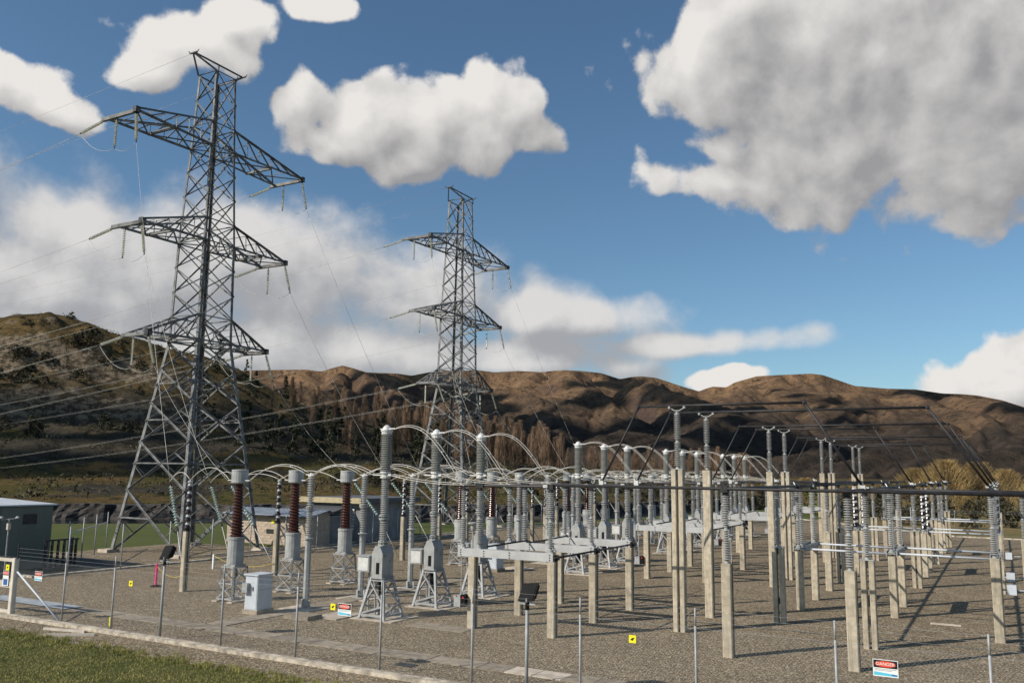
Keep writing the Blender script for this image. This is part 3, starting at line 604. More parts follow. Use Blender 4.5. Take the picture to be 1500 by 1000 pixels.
# ================================================================ LATTICE TOWERS
TW = dict(wb=3.21, ww=1.399, h3b=13.395, h3t=15.035, w3t=1.389, h2b=20.046, h2t=21.555, w2b=1.282, h1b=26.672, h1t=28.325, w1b=1.021, h0=32.028, w0=.868, hp=32.95, lp=2.0)
lev = [(0, TW['wb'])]
def wz(z):
    zs = [0, 13.395, 15.035, 20.046, 26.672, 32.028]; ws = [3.21, 1.42, 1.389, 1.30, 1.03, .868]
    return float(np.interp(z, zs, ws))
LEVELS = [0, 3.86, 6.88, 9.4, 11.6, 13.395, 15.035, 16.7, 18.4, 20.046, 21.555, 23.3, 25.0, 26.672, 28.325, 30.15, 32.028]
ARMS = [(26.672, 28.325, 7.18, 1.45), (20.046, 21.555, 6.05, 1.27), (13.395, 15.035, 4.87, 1.05)]
def make_tower():
    t = thing('lattice_pylon', '', 'pylon')
    cor = lambda z, a, b: Vector((a*wz(z), b*wz(z), z))
    for a, b in ((-1, -1), (1, -1), (1, 1), (-1, 1)):
        mb = MB()
        for z0, z1 in ((0, 13.395), (13.395, 20.046), (20.046, 26.672), (26.672, 32.028)):
            w_ = .24 if z0 < 13 else (.2 if z0 < 20 else .16)
            p, q = cor(z0, a, b), cor(z1, a, b); t_ = w_*.2
            # L section, heel outwards
            sec = [(0, 0), (-a*w_, 0), (-a*w_, -b*t_), (-a*t_, -b*t_), (-a*t_, -b*w_), (0, -b*w_)]
            if a*b < 0: sec = sec[::-1]
            n_ = 6
            mb.add([(p.x+x, p.y+y, p.z) for x, y in sec]+[(q.x+x, q.y+y, q.z) for x, y in sec], [tuple(range(n_-1, -1, -1)), tuple(range(n_, 2*n_))]+[(i, (i+1) % n_, n_+(i+1) % n_, n_+i) for i in range(n_)])
        lg = part('leg', mb, 'tower', t)
        part('footing', MB().cbox(a*3.24, b*3.24, -.2, .9, .9, .4), 'pad', t)
        if (a, b) == (1, -1):
            sb = MB()
            for i in range(60):
                z = 3+i*.45
                if z > 31.5: break
                p = cor(z, a, b); e = 1 if i % 2 else -1
                sb.beam(p, p+Vector((.16, 0, 0)) if e > 0 else p+Vector((0, -.16, 0)), .022, .022)
            o = part('step_bolts', sb, 'tower', lg); o['kind'] = 'stuff'
    faces = (((-1, -1), (1, -1)), ((1, -1), (1, 1)), ((1, 1), (-1, 1)), ((-1, 1), (-1, -1)))
    for i in range(len(LEVELS)-1):
        z0, z1 = LEVELS[i], LEVELS[i+1]; big = z0 < 13
        bw = .105 if big else .075
        for fi, (c0, c1) in enumerate(faces):
            outw = Vector(((c0[0]+c1[0])/2, (c0[1]+c1[1])/2, 0))
            p0, p1, q0, q1 = cor(z0, *c0), cor(z0, *c1), cor(z1, *c0), cor(z1, *c1)
            off = outw*-.035
            part('brace', MB().angle(p0+off, q1+off, bw, outw), 'tower', t)
            part('brace', MB().angle(p1-off*.4, q0-off*.4, bw, outw), 'tower', t)
            if z1 in (13.395, 15.035, 20.046, 21.555, 26.672, 28.325, 32.028):
                part('strut', MB().angle(q0, q1, bw, (0, 0, 1)), 'tower', t)
            if big:
                # crossing point, horizontal and redundant members
                w0, w1 = (p1-p0).length, (q1-q0).length; s_ = w0/(w0+w1); x = p0.lerp(q1, s_)
                la, lb = p0.lerp(q0, s_), p1.lerp(q1, s_)
                if i < 4:
                    part('strut', MB().angle(la, lb if (i == 1) else x, bw*.85, (0, 0, 1)), 'tower', t)
                    part('redundant', MB().angle(la, p0.lerp(q1, s_*.5) if True else x, .06, outw), 'tower', t)
                    part('redundant', MB().angle(lb, p1.lerp(q0, s_*.5), .06, outw), 'tower', t)
                    part('redundant', MB().angle(la, q0.lerp(p1, (1-s_)*.5), .06, outw), 'tower', t)
                    part('redundant', MB().angle(lb, q1.lerp(p0, (1-s_)*.5), .06, outw), 'tower', t)
        if z1 in (13.395, 20.046, 26.672):
            part('brace', MB().angle(cor(z1, -1, -1), cor(z1, 1, 1), .08), 'tower', t)
            part('brace', MB().angle(cor(z1, 1, -1), cor(z1, -1, 1), .08), 'tower', t)
    for (hb, ht, al, tw) in ARMS:
        for sg in (-1, 1):
            wbm, wtm = wz(hb), wz(ht); mb = MB(); lace = MB()
            tips = {}
            for sx in (-1, 1):
                bi = Vector((sx*wbm, sg*wbm, hb)); ti = Vector((sx*wtm, sg*wtm, ht)); tip = Vector((sx*tw, sg*al, hb)); tips[sx] = tip
                mb.angle(bi, tip, .13, (0, 0, 1)); mb.angle(ti, tip+Vector((0, 0, .1)), .13, (sx, 0, 0))
                nseg = 6 if al > 7 else (5 if al > 6 else 4)
                for j in range(nseg):
                    f0 = j/nseg; f1 = (j+.5)/nseg; b0 = bi.lerp(tip, f0); t0 = ti.lerp(tip, f0); b1 = bi.lerp(tip, (j+1)/nseg); t1 = ti.lerp(tip, (j+1)/nseg)
                    if j: lace.angle(b0, t0, .06, (sx, 0, 0))
                    if j < nseg-1: lace.angle(t0, b1, .075, (sx, 0, 0))
            bl = lambda sx, f: Vector((sx*wbm, sg*wbm, hb)).lerp(tips[sx], f)
            tl = lambda sx, f: Vector((sx*wtm, sg*wtm, ht)).lerp(tips[sx], f)
            # plan bracing of the bottom, cross struts on top
            lace.beam(bl(-1, 0), bl(1, .52), .09, .07); lace.beam(bl(1, 0), bl(-1, .52), .09, .07)
            lace.beam(bl(-1, .52), bl(1, 1), .08, .06); lace.beam(bl(1, .52), bl(-1, 1), .08, .06)
            mb.beam(bl(-1, .52), bl(1, .52), .16, .16)
            for f in (.25, .45, .65, .82): lace.angle(tl(-1, f), tl(1, f), .05, (0, 0, 1))
            o = part('cross_arm', mb, 'tower', t); part('lacing', lace, 'tower', o)
            part('end_beam', MB().beam(tips[-1]+Vector((-.25, 0, -.04)), tips[1]+Vector((.2, 0, -.04)), .2, .22), 'tower', o)
            part('end_plate', MB().cbox(tips[1].x, tips[1].y, hb-.15, .32, .32, .36), 'dark', o)
    # earth wire peak
    hp, lp, w0 = TW['hp'], 2.15, TW['w0']; mb = MB()
    for sg in (-1, 1):
        tip = Vector((0, sg*lp, hp))
        for sx in (-1, 1): mb.angle(Vector((sx*w0, sg*w0, 32.028)), tip, .10); 
        part('earth_clamp', MB().box(-.35, sg*lp-.05, hp-.02, .35, sg*lp+.05, hp+.06).tube([(-.35, sg*lp, hp), (-.5, sg*lp, hp+.22)], .03, 6).tube([(.35, sg*lp, hp), (.5, sg*lp, hp+.15)], .03, 6), 'dark', t)
    mb.angle((0, -lp, hp), (0, lp, hp), .13); mb.angle((0, 0, 32.028), (0, 0, hp), .09)
    part('peak_frame', mb, 'tower', t)
    return t
tw = make_tower()
KIDS[tw.name] = list(tw.children)
TOWERS = [(-45.85, 39.42), (-45.88, 70.79)]
place(tw, (*TOWERS[0], 0), 'tall steel lattice pylon nearest, at the left of the substation', 'steel lattice pylons')
place(tw, (*TOWERS[1], 0), 'farther smaller-looking steel lattice pylon standing behind the breakers', 'steel lattice pylons')

# ---- insulator strings, conductors
def string_mesh(L, n, m):
    mb = MB(); h = L/n; prof = []
    for i in range(n):
        z = -i*h
        prof += [(.03, z), (.04, z-h*.28), (.10, z-h*.52), (.092, z-h*.64), (.03, z-h*.68)]
    prof.append((.02, -L)); return MB().lathe(prof[::-1], 10).mesh('glass_discs', m)
STR = {}
def string(p, q, label, group, m='creamglass', n=15):
    p, q = Vector(p), Vector(q); L = (q-p).length; k_ = (round(L, 1), m)
    if k_ not in STR:
        STR[k_] = (string_mesh(round(L, 1)-.35, n, m), MB().tube([(0, 0, .2), (0, 0, 0)], .022, 6).cbox(0, 0, -.04, .09, .05, .1).mesh('end_fitting', 'dark'))
    a, b = STR[k_]
    t = thing('insulator_string', label, 'insulator string', p, 0, group)
    t.rotation_euler = (p-q).to_track_quat('Z', 'X').to_euler()
    put('glass_discs', a, t, (0, 0, -.2)); put('end_fitting', b, t, (0, 0, -.2)); put('end_fitting', b, t, (0, 0, -(L-.02)))
    return t
def sag(p, q, s, n=14): 
    p, q = Vector(p), Vector(q); return [p.lerp(q, i/n)-Vector((0, 0, 4*s*(i/n)*(1-i/n))) for i in range(n+1)]
def wire(name, pts, r, label, cat, group, m='wire', n=5):
    o = put(name, MB().tube(pts, r, n).mesh(name, m, True)); return tag(o, label, cat, group)
ANCH = {0: [((-32.47, 26.76, 4.66), (-31.76, 26.76, 2.54), (-31.0, 26.76, 0.0)), ((-33.58, 30.05, 4.57), (-32.61, 30.05, 2.56), (-31.5, 30.05, 0.0)), ((-35.73, 33.3, 4.51), (-33.77, 33.3, 2.26), (-31.95, 33.3, 0.0))]}
for b_ in (1, 2, 3):
    ANCH[b_] = [((-35.4+.2*j, y, 4.6), (-33.3+.2*j, y, 2.45), (-31.6+.2*j, y, 0.0)) for j, y in enumerate(BAYS[b_])]
BAYN = ['front bay', 'second bay', 'third bay', 'rearmost bay']; PHN = ['nearest', 'middle', 'farthest']
TN = ['nearer pylon', 'farther pylon']; AN = ['top', 'middle', 'lowest']; SN = ['left', 'right']
for ti, (tx, ty) in enumerate(TOWERS):
    for ai, (hb, ht, al, twd) in enumerate(ARMS):
        for si, sg in enumerate((-1, 1)):
            lab = '%s %s arm of the %s' % (AN[ai], SN[si], TN[ti])
            far = Vector((tx-twd-.1, ty+sg*al, hb-.1)); near = Vector((tx+twd, ty+sg*al, hb-.1)); mid = Vector((tx-.25*twd, ty+sg*al, hb-.12))
            de = far+Vector((-2.35, 0, -.42))
            string(far, de, 'glass strain string pulling left from ' + lab, 'strain strings on the pylons')
            ml = mid+Vector((0, 0, -2.0)); string(mid, ml, 'glass string hanging straight down under ' + lab, 'hanging strings on the pylons')
            bay = ti*2+si; top, bot, gnd = [Vector(q) for q in ANCH[bay][ai if si == 0 else 2-ai]]
            dd = (top-near).normalized(); dn = Vector((dd.x*.6, dd.y*.6, dd.z-.25)).normalized()
            ds = near+dn*2.2
            string(near, ds, 'glass string slanting down to the yard from ' + lab, 'slanting strings on the pylons')
            # twin line conductors leaving to the left
            for q in (-.13, .13):
                L_ = 260; pts = []
                for i in range(30):
                    f = (i/29)**1.4*L_
                    pts.append((de.x-f, de.y+q-f*.02*0, de.z-.128*f+.00034*f*f+q*.6))
                wire('line_conductor', pts, .008, ('nearer' if q < 0 else 'farther') + ' strand of the line conductor leaving left from ' + lab, 'overhead wire', 'line conductors leaving the pylons')
            # jumper loop
            wire('jumper_loop', sag(de, ml, .55, 10)+sag(ml, ds, .35, 10)[1:], .012, 'drooping jumper loop below ' + lab, 'overhead wire', 'jumper loops on the pylons')
            wire('down_conductor', sag(ds, top, .5, 16), .010, 'conductor running down to the yard from ' + lab, 'overhead wire', 'down conductors to the yard')
            string(top, bot, 'pale green glass anchor string, %s in the %s' % (PHN[ai if si == 0 else 2-ai], BAYN[bay]), 'anchor strings in the yard', 'glass')
            wire('anchor_rod', [bot, gnd], .022, 'thin steel anchor rod below glass string, %s in the %s' % (PHN[ai if si == 0 else 2-ai], BAYN[bay]), 'anchor rod', 'anchor rods')
    for sg in (-1, 1):
        wire('earth_wire', [(tx-f, ty+sg*2.15, 32.95-.07*f+.0002*f*f) for f in np.linspace(0, 260, 20)], .008, 'faint earth wire leaving the %s side of the peak of the %s' % ('left' if sg < 0 else 'right', TN[ti]), 'overhead wire', 'earth wires')

# ================================================================ SWITCHYARD EQUIPMENT
# shared pieces
ME = {}
def me(key, fn):
    if key not in ME: ME[key] = fn()
    return ME[key]
def stack(t, x, y, z0, z1, rc=.044, rs=.124, cap=True, n=13):
    """two stacked post insulator units with cast flanges"""
    H_ = z1-z0; k_ = ('stk', round(H_, 2), rc, rs, n)
    u = me(k_, lambda: insulator(0, H_*.44, n, rc, rs, 14).mesh('insulator_unit', 'porcelain'))
    f = me(('fl', rc), lambda: MB().lathe(flange(0, .14, rc*1.75, rc*1.15), 12).mesh('flange', 'grey'))
    put('flange', f, t, (x, y, z0)); put('insulator_unit', u, t, (x, y, z0+.10)); 
    put('flange', f, t, (x, y, z0+.10+H_*.44-.03)); put('insulator_unit', u, t, (x, y, z1-.06-H_*.44+.03))
    if cap:
        c = me('bcap', lambda: MB().lathe([(.10, -.03), (.10, .03), (.06, .05), (.06, .1)], 12).box(-.11, -.05, .06, .11, .05, .13).mesh('terminal_cap', 'dark'))
        put('terminal_cap', c, t, (x, y, z1-.02))
def cpost(t, x, y, h_, sx=.30, sy=.30, twin=False):
    if twin:
        m_ = me(('tw', round(h_, 2)), lambda: MB().post(0, 0, -.3, h_, .17, .26, .02).mesh('concrete_leg', 'concrete'))
        put('concrete_leg', m_, t, (x-.125, y, 0)); put('concrete_leg', m_, t, (x+.125, y, 0))
        s_ = me('twtie', lambda: MB().box(-.04, -.11, -.1, .04, .11, .1).mesh('spacer_block', 'dark'))
        put('spacer_block', s_, t, (x, y, .8)); put('spacer_block', s_, t, (x, y, h_-.12))
        p_ = me('twpl', lambda: MB().box(-.22, -.14, 0, .22, .14, .03).mesh('cap_plate', 'steel')); put('cap_plate', p_, t, (x, y, h_))
    else:
        m_ = me(('cp', round(h_, 2), sx, sy), lambda: MB().post(0, 0, -.3, h_, sx, sy, .03).mesh('concrete_post', 'concrete'))
        put('concrete_post', m_, t, (x, y, 0))
        put('earth_strap', me(('es', round(h_, 2), sx), lambda: MB().box(sx/2+.001, -.02, -.02, sx/2+.008, .02, h_+.1).box(sx/2+.001, -.035, h_*.5, sx/2+.014, .035, h_*.5+.04).mesh('earth_strap', 'dark')), t, (x, y, 0))
# --- busbar supports
ROWN = {-7.3: 'left', -3.85: 'middle', -.36: 'right'}
ORD = ['first', 'second', 'third', 'fourth', 'fifth', 'sixth', 'seventh', 'eighth', 'ninth']
def bus_support(x, y, twin, label, h_=2.68, top=4.72):
    t = thing('busbar_support', label, 'busbar support', (x, y, 0), 0, 'busbar supports on concrete posts')
    cpost(t, 0, 0, h_, .30, .30, twin); stack(t, 0, 0, h_+(.03 if twin else 0), top)
    return t
BS = {-7.3: [(26.25, 0), (33.08, 1), (43.5, 0), (47.0, 1), (60.6, 1), (75.8, 1)], -3.85: [(26.35, 0), (29.87, 1), (47.12, 1), (60.54, 1), (75.8, 1)], -.36: [(33.34, 0), (47.1, 1), (60.5, 1), (75.8, 1)]}
for x, L in BS.items():
    for i, (y, twn) in enumerate(L):
        bus_support(x, y, twn, '%s concrete post with grey ribbed insulator, %s from front under the %s busbar' % ('twin-legged' if twn else 'single', ORD[i], ROWN[x]))
bus_support(.72, 45, 0, 'concrete post with ribbed insulator at the right edge of photo', 2.6, 4.46)
# --- tall supports with forked saddles
TALL = [(29.43, 0, 1, -5.5, -3.87, 29.8), (32.93, 0, 0, -2.08, -.36, 33.3), (43.34, 1, 0, -1.95, -.36, 43.9), (46.8, 1, 1, -5.42, -3.87, 47.1), (57.6, 2, 0, -1.95, -.36, 58.0), (61.0, 2, 1, -5.2, -3.87, 60.6), (71.0, 3, 0, -1.95, -.36, 71.5), (74.5, 3, 1, -5.2, -3.87, 75.5)]
for i, (y, b_, twn, x1, xb, yb) in enumerate(TALL):
    w_ = ['front', 'second', 'third', 'rearmost'][b_]; which = 'nearer' if i % 2 == 0 else 'farther'
    t = thing('tall_busbar_support', 'tall %s concrete post with ribbed insulator and fork, %s of the %s pair' % ('twin' if twn else 'single', which, w_), 'busbar support', (-9.83, y, 0), 0, 'tall busbar supports')
    cpost(t, 0, 0, 5.44, .31, .30, twn); stack(t, 0, 0, 5.47, 7.36, cap=False)
    put('saddle_fork', me('fork', lambda: MB().lathe([(.1, 0), (.1, .05), (.05, .06), (.05, .12)], 10).tube([(-.27, 0, .25), (-.09, 0, .15), (.09, 0, .15), (.27, 0, .25)], .022, 6).cbox(-.27, 0, .22, .07, .13, .08).cbox(.27, 0, .22, .07, .13, .08).mesh('saddle_fork', 'grey')), t, (0, 0, 7.34))
    tb = thing('crossover_tube', 'high dark tube bent down at both ends over the %s tall post of %s pair' % (which, w_), 'busbar', (-9.83, y, 0), 0, 'crossover tubes')
    part('level_tube', MB().tube([(-1.42, 0, 7.66), (x1+9.83, 0, 7.66)], .044, 10), 'busbar', tb, smooth=True)
    part('left_drop', MB().tube([(-1.42, 0, 7.66), (-2.9, .05, 4.95)], .038, 8), 'busbar', tb, smooth=True)
    part('right_drop', MB().tube([(x1+9.83, 0, 7.66), (xb+9.83, yb-y, 4.95)], .044, 10), 'busbar', tb, smooth=True)
    for px, py, pz in ((-1.42, 0, 7.66), (x1+9.83, 0, 7.66)): part('elbow', MB().lathe([(.03, -.07), (.075, -.03), (.075, .03), (.03, .07)], 8), 'dark', tb, (px, py, pz))
    for px, py, pz in ((-2.9, .05, 4.93), (xb+9.83, yb-y, 4.93)): part('end_clamp', MB().cbox(0, 0, -.12, .16, .12, .2).cbox(.12, 0, -.02, .12, .05, .05).cbox(-.1, .05, .03, .06, .06, .12), 'cap', tb, (px, py, pz))
# --- main busbars
for x, y0, y1 in ((-7.3, 26.2, 82), (-3.85, 26.3, 82), (-.36, 33.2, 82)):
    t = thing('main_busbar', 'dark %s main busbar tube running away into the distance' % ROWN[x], 'busbar', (x, y0, 4.86), 0, 'main busbars')
    cuts = [y0, 36.9, 40.2, 52.5, 55.7, 66.5, 69.7, y1]
    for a, b in zip(cuts[:-1], cuts[1:]): part('tube_length', MB().tube([(0, a-y0+.08, 0), (0, b-y0-.08, 0)], .055, 10), 'busbar', t, smooth=True)
    cm = MB().cbox(0, 0, -.1, .2, .24, .2).cbox(0, 0, .08, .08, .14, .08).mesh('clamp', 'dark')
    for c_ in cuts: put('clamp', cm, t, (0, c_-y0, 0))
def xtube(label, x0, x1, y, z, r=.055):
    o = put('busbar_tube', MB().tube([(0, 0, 0), (x1-x0, 0, 0)], r, 10).mesh('busbar_tube', 'busbar', True), None, (x0, y, z)); return tag(o, label, 'busbar', 'low cross tubes')
xtube('long dark level tube along the front of the yard on first insulators', -13.1, 3.4, 26.13, 4.87, .05)
xtube('thick dark tube between middle and right busbars behind the front tube', -3.85, 2.2, 29.87, 4.87, .06)
for b_ in (1, 2, 3): xtube('dark level tube from %s isolators to left busbar' % BAYN[b_], -13.1, -7.3, BAYS[b_][2], 4.87)
# --- bay disconnectors (beam along X)
def isolator(loc, rz, label, cat_group, L=3.45, span=(-.38, .27, 3.02), beam_z=2.40, beam_h=.26, legs=(.05, 3.1), z1=4.68, brown=False, leg_dark=False, thin=False, beam_m='beam'):
    t = thing('isolator', label, 'isolator', loc, rz, cat_group)
    for i, lx in enumerate(legs): cpost(t, lx, 0, beam_z, .28 if not thin else .26, .28)
    x0 = span[0]-.12; x1 = span[2]+.16
    bm = MB()
    if not thin:
        bm.box(x0, -.15, beam_z, x1, -.135, beam_z+beam_h).box(x0, -.134, beam_z+beam_h-.015, x1, .10, beam_z+beam_h).box(x0, -.134, beam_z, x1, .10, beam_z+.015)
    else:
        bm.box(x0, -.2, beam_z, x1, -.17, beam_z+.2).box(x0, .17, beam_z, x1, .2, beam_z+.2).box(x0, -.169, beam_z+.08, x1, .169, beam_z+.10)
    bo = part('channel_beam', bm, beam_m, t)
    bt = MB()
    for q in (x0+.12, x0+1.05, x0+2.05, x1-.12):
        for zz in (.05, .13, .21) if not thin else (.1,): bt.cbox(q, -.16 if not thin else -.21, beam_z+zz-.015, .03, .02, .03)
    part('bolts', bt, 'dark', bo)
    part('end_bracket', MB().cbox(x1+.02, 0, beam_z+.0, .05, .26, .22).cbox(x1+.1, 0, beam_z+.06, .12, .1, .1), 'dark', t)
    for j, sx in enumerate(span):
        zb = beam_z+(beam_h if not thin else .12)
        put('base_plate', me('bpl', lambda: MB().cbox(0, 0, 0, .26, .24, .03).lathe([(.1, .03), (.1, .1)], 10).mesh('base_plate', 'steel')), t, (sx, 0, zb))
        if brown: multicone(t, sx, 0, zb+.1, z1-.02)
        else: stack(t, sx, 0, zb+.08, z1)
    a, b = span[0 if not brown else 1], span[2]
    part('blade', MB().tube([(a, 0, z1+.13), (b, 0, z1+.13)], .042, 8).cbox(b, 0, z1+.05, .22, .16, .16).cbox(span[1], 0, z1+.05, .3, .14, .14), 'busbar', t)
    part('contact_jaw', MB().cbox(b-.16, 0, z1+.1, .16, .22, .1).tube([(a, 0, z1+.1), (a-.18, 0, z1+.18), (a-.1, .1, z1+.34)], .022, 6), 'cap', t)
    return t
def multicone(t, x, y, z0, z1, n=6):
    h_ = (z1-z0)/n; k_ = ('mc', round(h_, 3))
    a = me(k_+(1,), lambda: MB().lathe([(.07, 0), (.135, h_*.10), (.145, h_*.22), (.10, h_*.52), (.07, h_*.60)], 14).mesh('porcelain_cone', 'darkbrown'))
    c = me(k_+(2,), lambda: MB().lathe([(.075, h_*.58), (.10, h_*.66), (.09, h_*.82), (.045, h_*.95), (.045, h_*1.0)], 12).mesh('metal_cap', 'cap'))
    for i in range(n):
        p_ = put('porcelain_cone', a, t, (x, y, z0+i*h_)); put('metal_cap', c, p_)
for b_, ys in enumerate(BAYS):
    for j, y in enumerate(ys):
        yy = y+(.05 if b_ == 0 else .0)
        isolator((-16.12, yy, 0), 0, 'grey channel beam isolator on two concrete posts, %s in the %s' % (PHN[j], BAYN[b_]), 'isolators beside the breakers')
    L_ = ys[2]-ys[0]
    sh = thing('linkage_shaft', 'dark linkage shaft joining right ends of isolators in the %s' % BAYN[b_], 'linkage shaft', (-12.86, ys[0], 2.53), 0, 'isolator linkage shafts')
    part('shaft', MB().tube([(0, -.1, 0), (0, L_+.3, 0)], .035, 8), 'dark', sh, smooth=True)
    for y in ys: part('joint', MB().cbox(0, y-ys[0]+.05, -.08, .12, .1, .16), 'dark', sh)
    sh = thing('linkage_shaft', 'dark linkage shaft joining left ends of isolators in the %s' % BAYN[b_], 'linkage shaft', (-15.6, ys[0], 2.74), 0, 'isolator linkage shafts')
    part('shaft', MB().tube([(0, .2, 0), (-.05, L_*.5-.3, .02), (-.05, L_*.5+.2, -.08), (0, L_-.2, 0)], .032, 8), 'dark', sh, smooth=True)
    db = thing('drive_box', 'grey motor drive box with black front and red handle, %s' % BAYN[b_], 'drive box', (-16.4, ys[0]-.02, 0), 0, 'isolator drive boxes')
    part('box', MB().cbox(-.12, -.05, .72, .26, .34, .36), 'steel', db); part('cover', MB().cbox(.12, -.06, .74, .2, .36, .38), 'black', db)
    part('handle', MB().cbox(.16, -.27, 1.02, .05, .04, .05), 'red', db); part('red_lamp', MB().cbox(-.15, -.24, 1.06, .03, .03, .03), 'red', db)
    part('drive_rod', MB().tube([(-.1, 0, 1.08), (-.1, 0, 2.42)], .02, 6), 'steel', db)
    part('mounting_bracket', MB().box(.2, -.1, .8, .3, .0, .9), 'steel', db)
# --- busbar section isolators (beam along Y)
for y0, br in ((36.8, 0), (52.45, 1), (66.4, 0)):
    rown = {36.8: 'front', 52.45: 'second', 66.4: 'rear'}[y0]
    for x in (-7.3, -3.85, -.36):
        t = isolator((x, y0, 0), R(90), '%s insulator busbar isolator under the %s busbar, %s cross row' % ('dark brown disc' if br else 'grey ribbed', ROWN[x], rown), 'busbar isolators', span=(0, .6, 3.3), legs=(0, 3.25), beam_z=2.28, thin=True, brown=bool(br), beam_m='grey')
    for k_, yy in enumerate((y0+.1, y0+3.2)):
        for x0, x1, nm in ((-7.12, -4.02, 'left and middle'), (-3.68, -.52, 'middle and right')):
            o = put('linkage_pipe', MB().tube([(0, 0, 0), (x1-x0, 0, -.02)], .04, 8).mesh('linkage_pipe', 'lightgrey', True), None, (x0, yy, 2.38)); tag(o, 'pale level pipe between %s busbar isolators, %s side of %s row' % (nm, ('near', 'far')[k_], rown), 'linkage pipe', 'isolator linkage pipes')
for i, (x, y) in enumerate(((-.05, 36.9), (-.05, 41.5), (-.05, 52.6))):
    db = thing('drive_box', 'grey drive box mounted low at the right busbar post, %s from front' % ORD[i], 'drive box', (x, y, 0), 0, 'right-hand drive boxes')
    part('box', MB().cbox(.12, 0, 1.15, .3, .3, .34), 'lightgrey', db); part('bracket', MB().tube([(-.2, 0, 1.3), (.0, 0, 1.3)], .03, 6), 'steel', db); part('shaft', MB().tube([(.3, 0, 1.3), (.65, 0, 1.3)], .03, 6), 'steel', db)
# --- circuit breakers
def make_breaker():
    t = thing('circuit_breaker', '', 'circuit breaker')
    B, T, H_ = .56, .26, 1.45
    cn = lambda z, a, b: Vector((a*(B+(T-B)*z/H_), b*(B+(T-B)*z/H_), z))
    for a, b in ((-1, -1), (1, -1), (1, 1), (-1, 1)):
        part('leg', MB().beam(cn(.04, a, b), cn(H_, a, b), .09, .09), 'steel', t)
        part('foot', MB().cbox(a*B, b*B, .035, .2, .2, .03), 'steel', t)
    for c0, c1 in (((-1, -1), (1, -1)), ((1, -1), (1, 1)), ((1, 1), (-1, 1)), ((-1, 1), (-1, -1))):
        for z in (.16, 1.36): part('strut', MB().beam(cn(z, *c0), cn(z, *c1), .06, .07), 'steel', t)
        part('brace', MB().beam(cn(.2, *c0), cn(.52, *c1).lerp(cn(.52, *c0), .3) if False else cn(1.3, *c0).lerp(cn(.5, *c1), 1.0), .05, .06), 'steel', t)
        part('brace', MB().beam(cn(1.3, *c0), cn(.5, *c1), .05, .06), 'steel', t)
    part('damper', MB().lathe([(.1, .55), (.12, .6), (.12, 1.3), (.09, 1.42)], 12), 'black', t)
    hs = MB().add([(x, y, z) for y in (-.33, .33) for x, z in ((-.24, 1.45), (.24, 1.45), (.24, 2.30), (.11, 2.56), (-.11, 2.56), (-.24, 2.30))],
                  [(0,1,2,3,4,5), (11,10,9,8,7,6), (0,6,7,1), (1,7,8,2), (2,8,9,3), (3,9,10,4), (4,10,11,5), (5,11,6,0)])
    hs.box(-.28, -.37, 1.42, .28, .37, 1.47)
    ho = part('housing', hs, 'grey', t)
    part('window_slot', MB().box(-.03, -.342, 1.58, .11, -.333, 1.98), 'black', ho)
    part('housing_bolts', MB().cbox(.245, .1, 2.0, .02, .03, .03).cbox(.245, -.2, 2.2, .02, .03, .03), 'dark', ho)
    bx = part('control_box', MB().box(-.92, -.30, 1.62, -.38, .18, 2.16).box(-.94, -.33, 2.16, -.36, .2, 2.2), 'steel', t)
    part('box_door', MB().box(-.88, -.315, 1.66, -.42, -.303, 2.12), 'cap', bx)
    part('bracket', MB().box(-.38, -.1, 1.75, -.24, .0, 2.05), 'steel', t)
    part('conduit', MB().tube([(-.6, 0, 0), (-.6, 0, 1.62)], .035, 8).tube([(-.5, .05, 1.6), (-.35, .05, 1.1), (-.3, .05, .1)], .03, 6), 'steel', t)
    ring = MB().lathe(flange(2.56, .16, .19, .12), 14)
    for i in range(8): ring.cbox(.155*math.cos(i*.785), .155*math.sin(i*.785), 2.56, .03, .03, .18)
    part('base_flange', ring, 'grey', t)
    part('column_insulator', insulator(2.72, 3.50, 12, .09, .165, 16), 'porcelain', t)
    part('mid_flange', MB().lathe(flange(3.50, .16, .19, .11), 14), 'grey', t)
    part('column_insulator', insulator(3.66, 4.98, 19, .088, .162, 16), 'porcelain', t)
    part('mid_terminal', MB().lathe([(.12, 4.98), (.2, 5.0), (.2, 5.06), (.15, 5.08), (.15, 5.16), (.2, 5.18), (.2, 5.24), (.14, 5.26)], 14).box(-.55, -.05, 5.09, -.1, .05, 5.13).box(.15, -.08, 5.08, .3, .08, 5.16), 'white', t)
    part('chamber_insulator', insulator(5.26, 6.62, 20, .15, .228, 18), 'chamber', t)
    part('top_cap', MB().lathe([(.2, 6.62), (.2, 6.70), (.23, 6.72), (.23, 6.78), (.17, 6.80), (.15, 6.86), (.10, 6.92), (.05, 6.96)], 14).box(.1, -.06, 6.80, .42, .06, 6.84).box(-.3, -.04, 6.80, -.1, .04, 6.83), 'white', t)
    return t
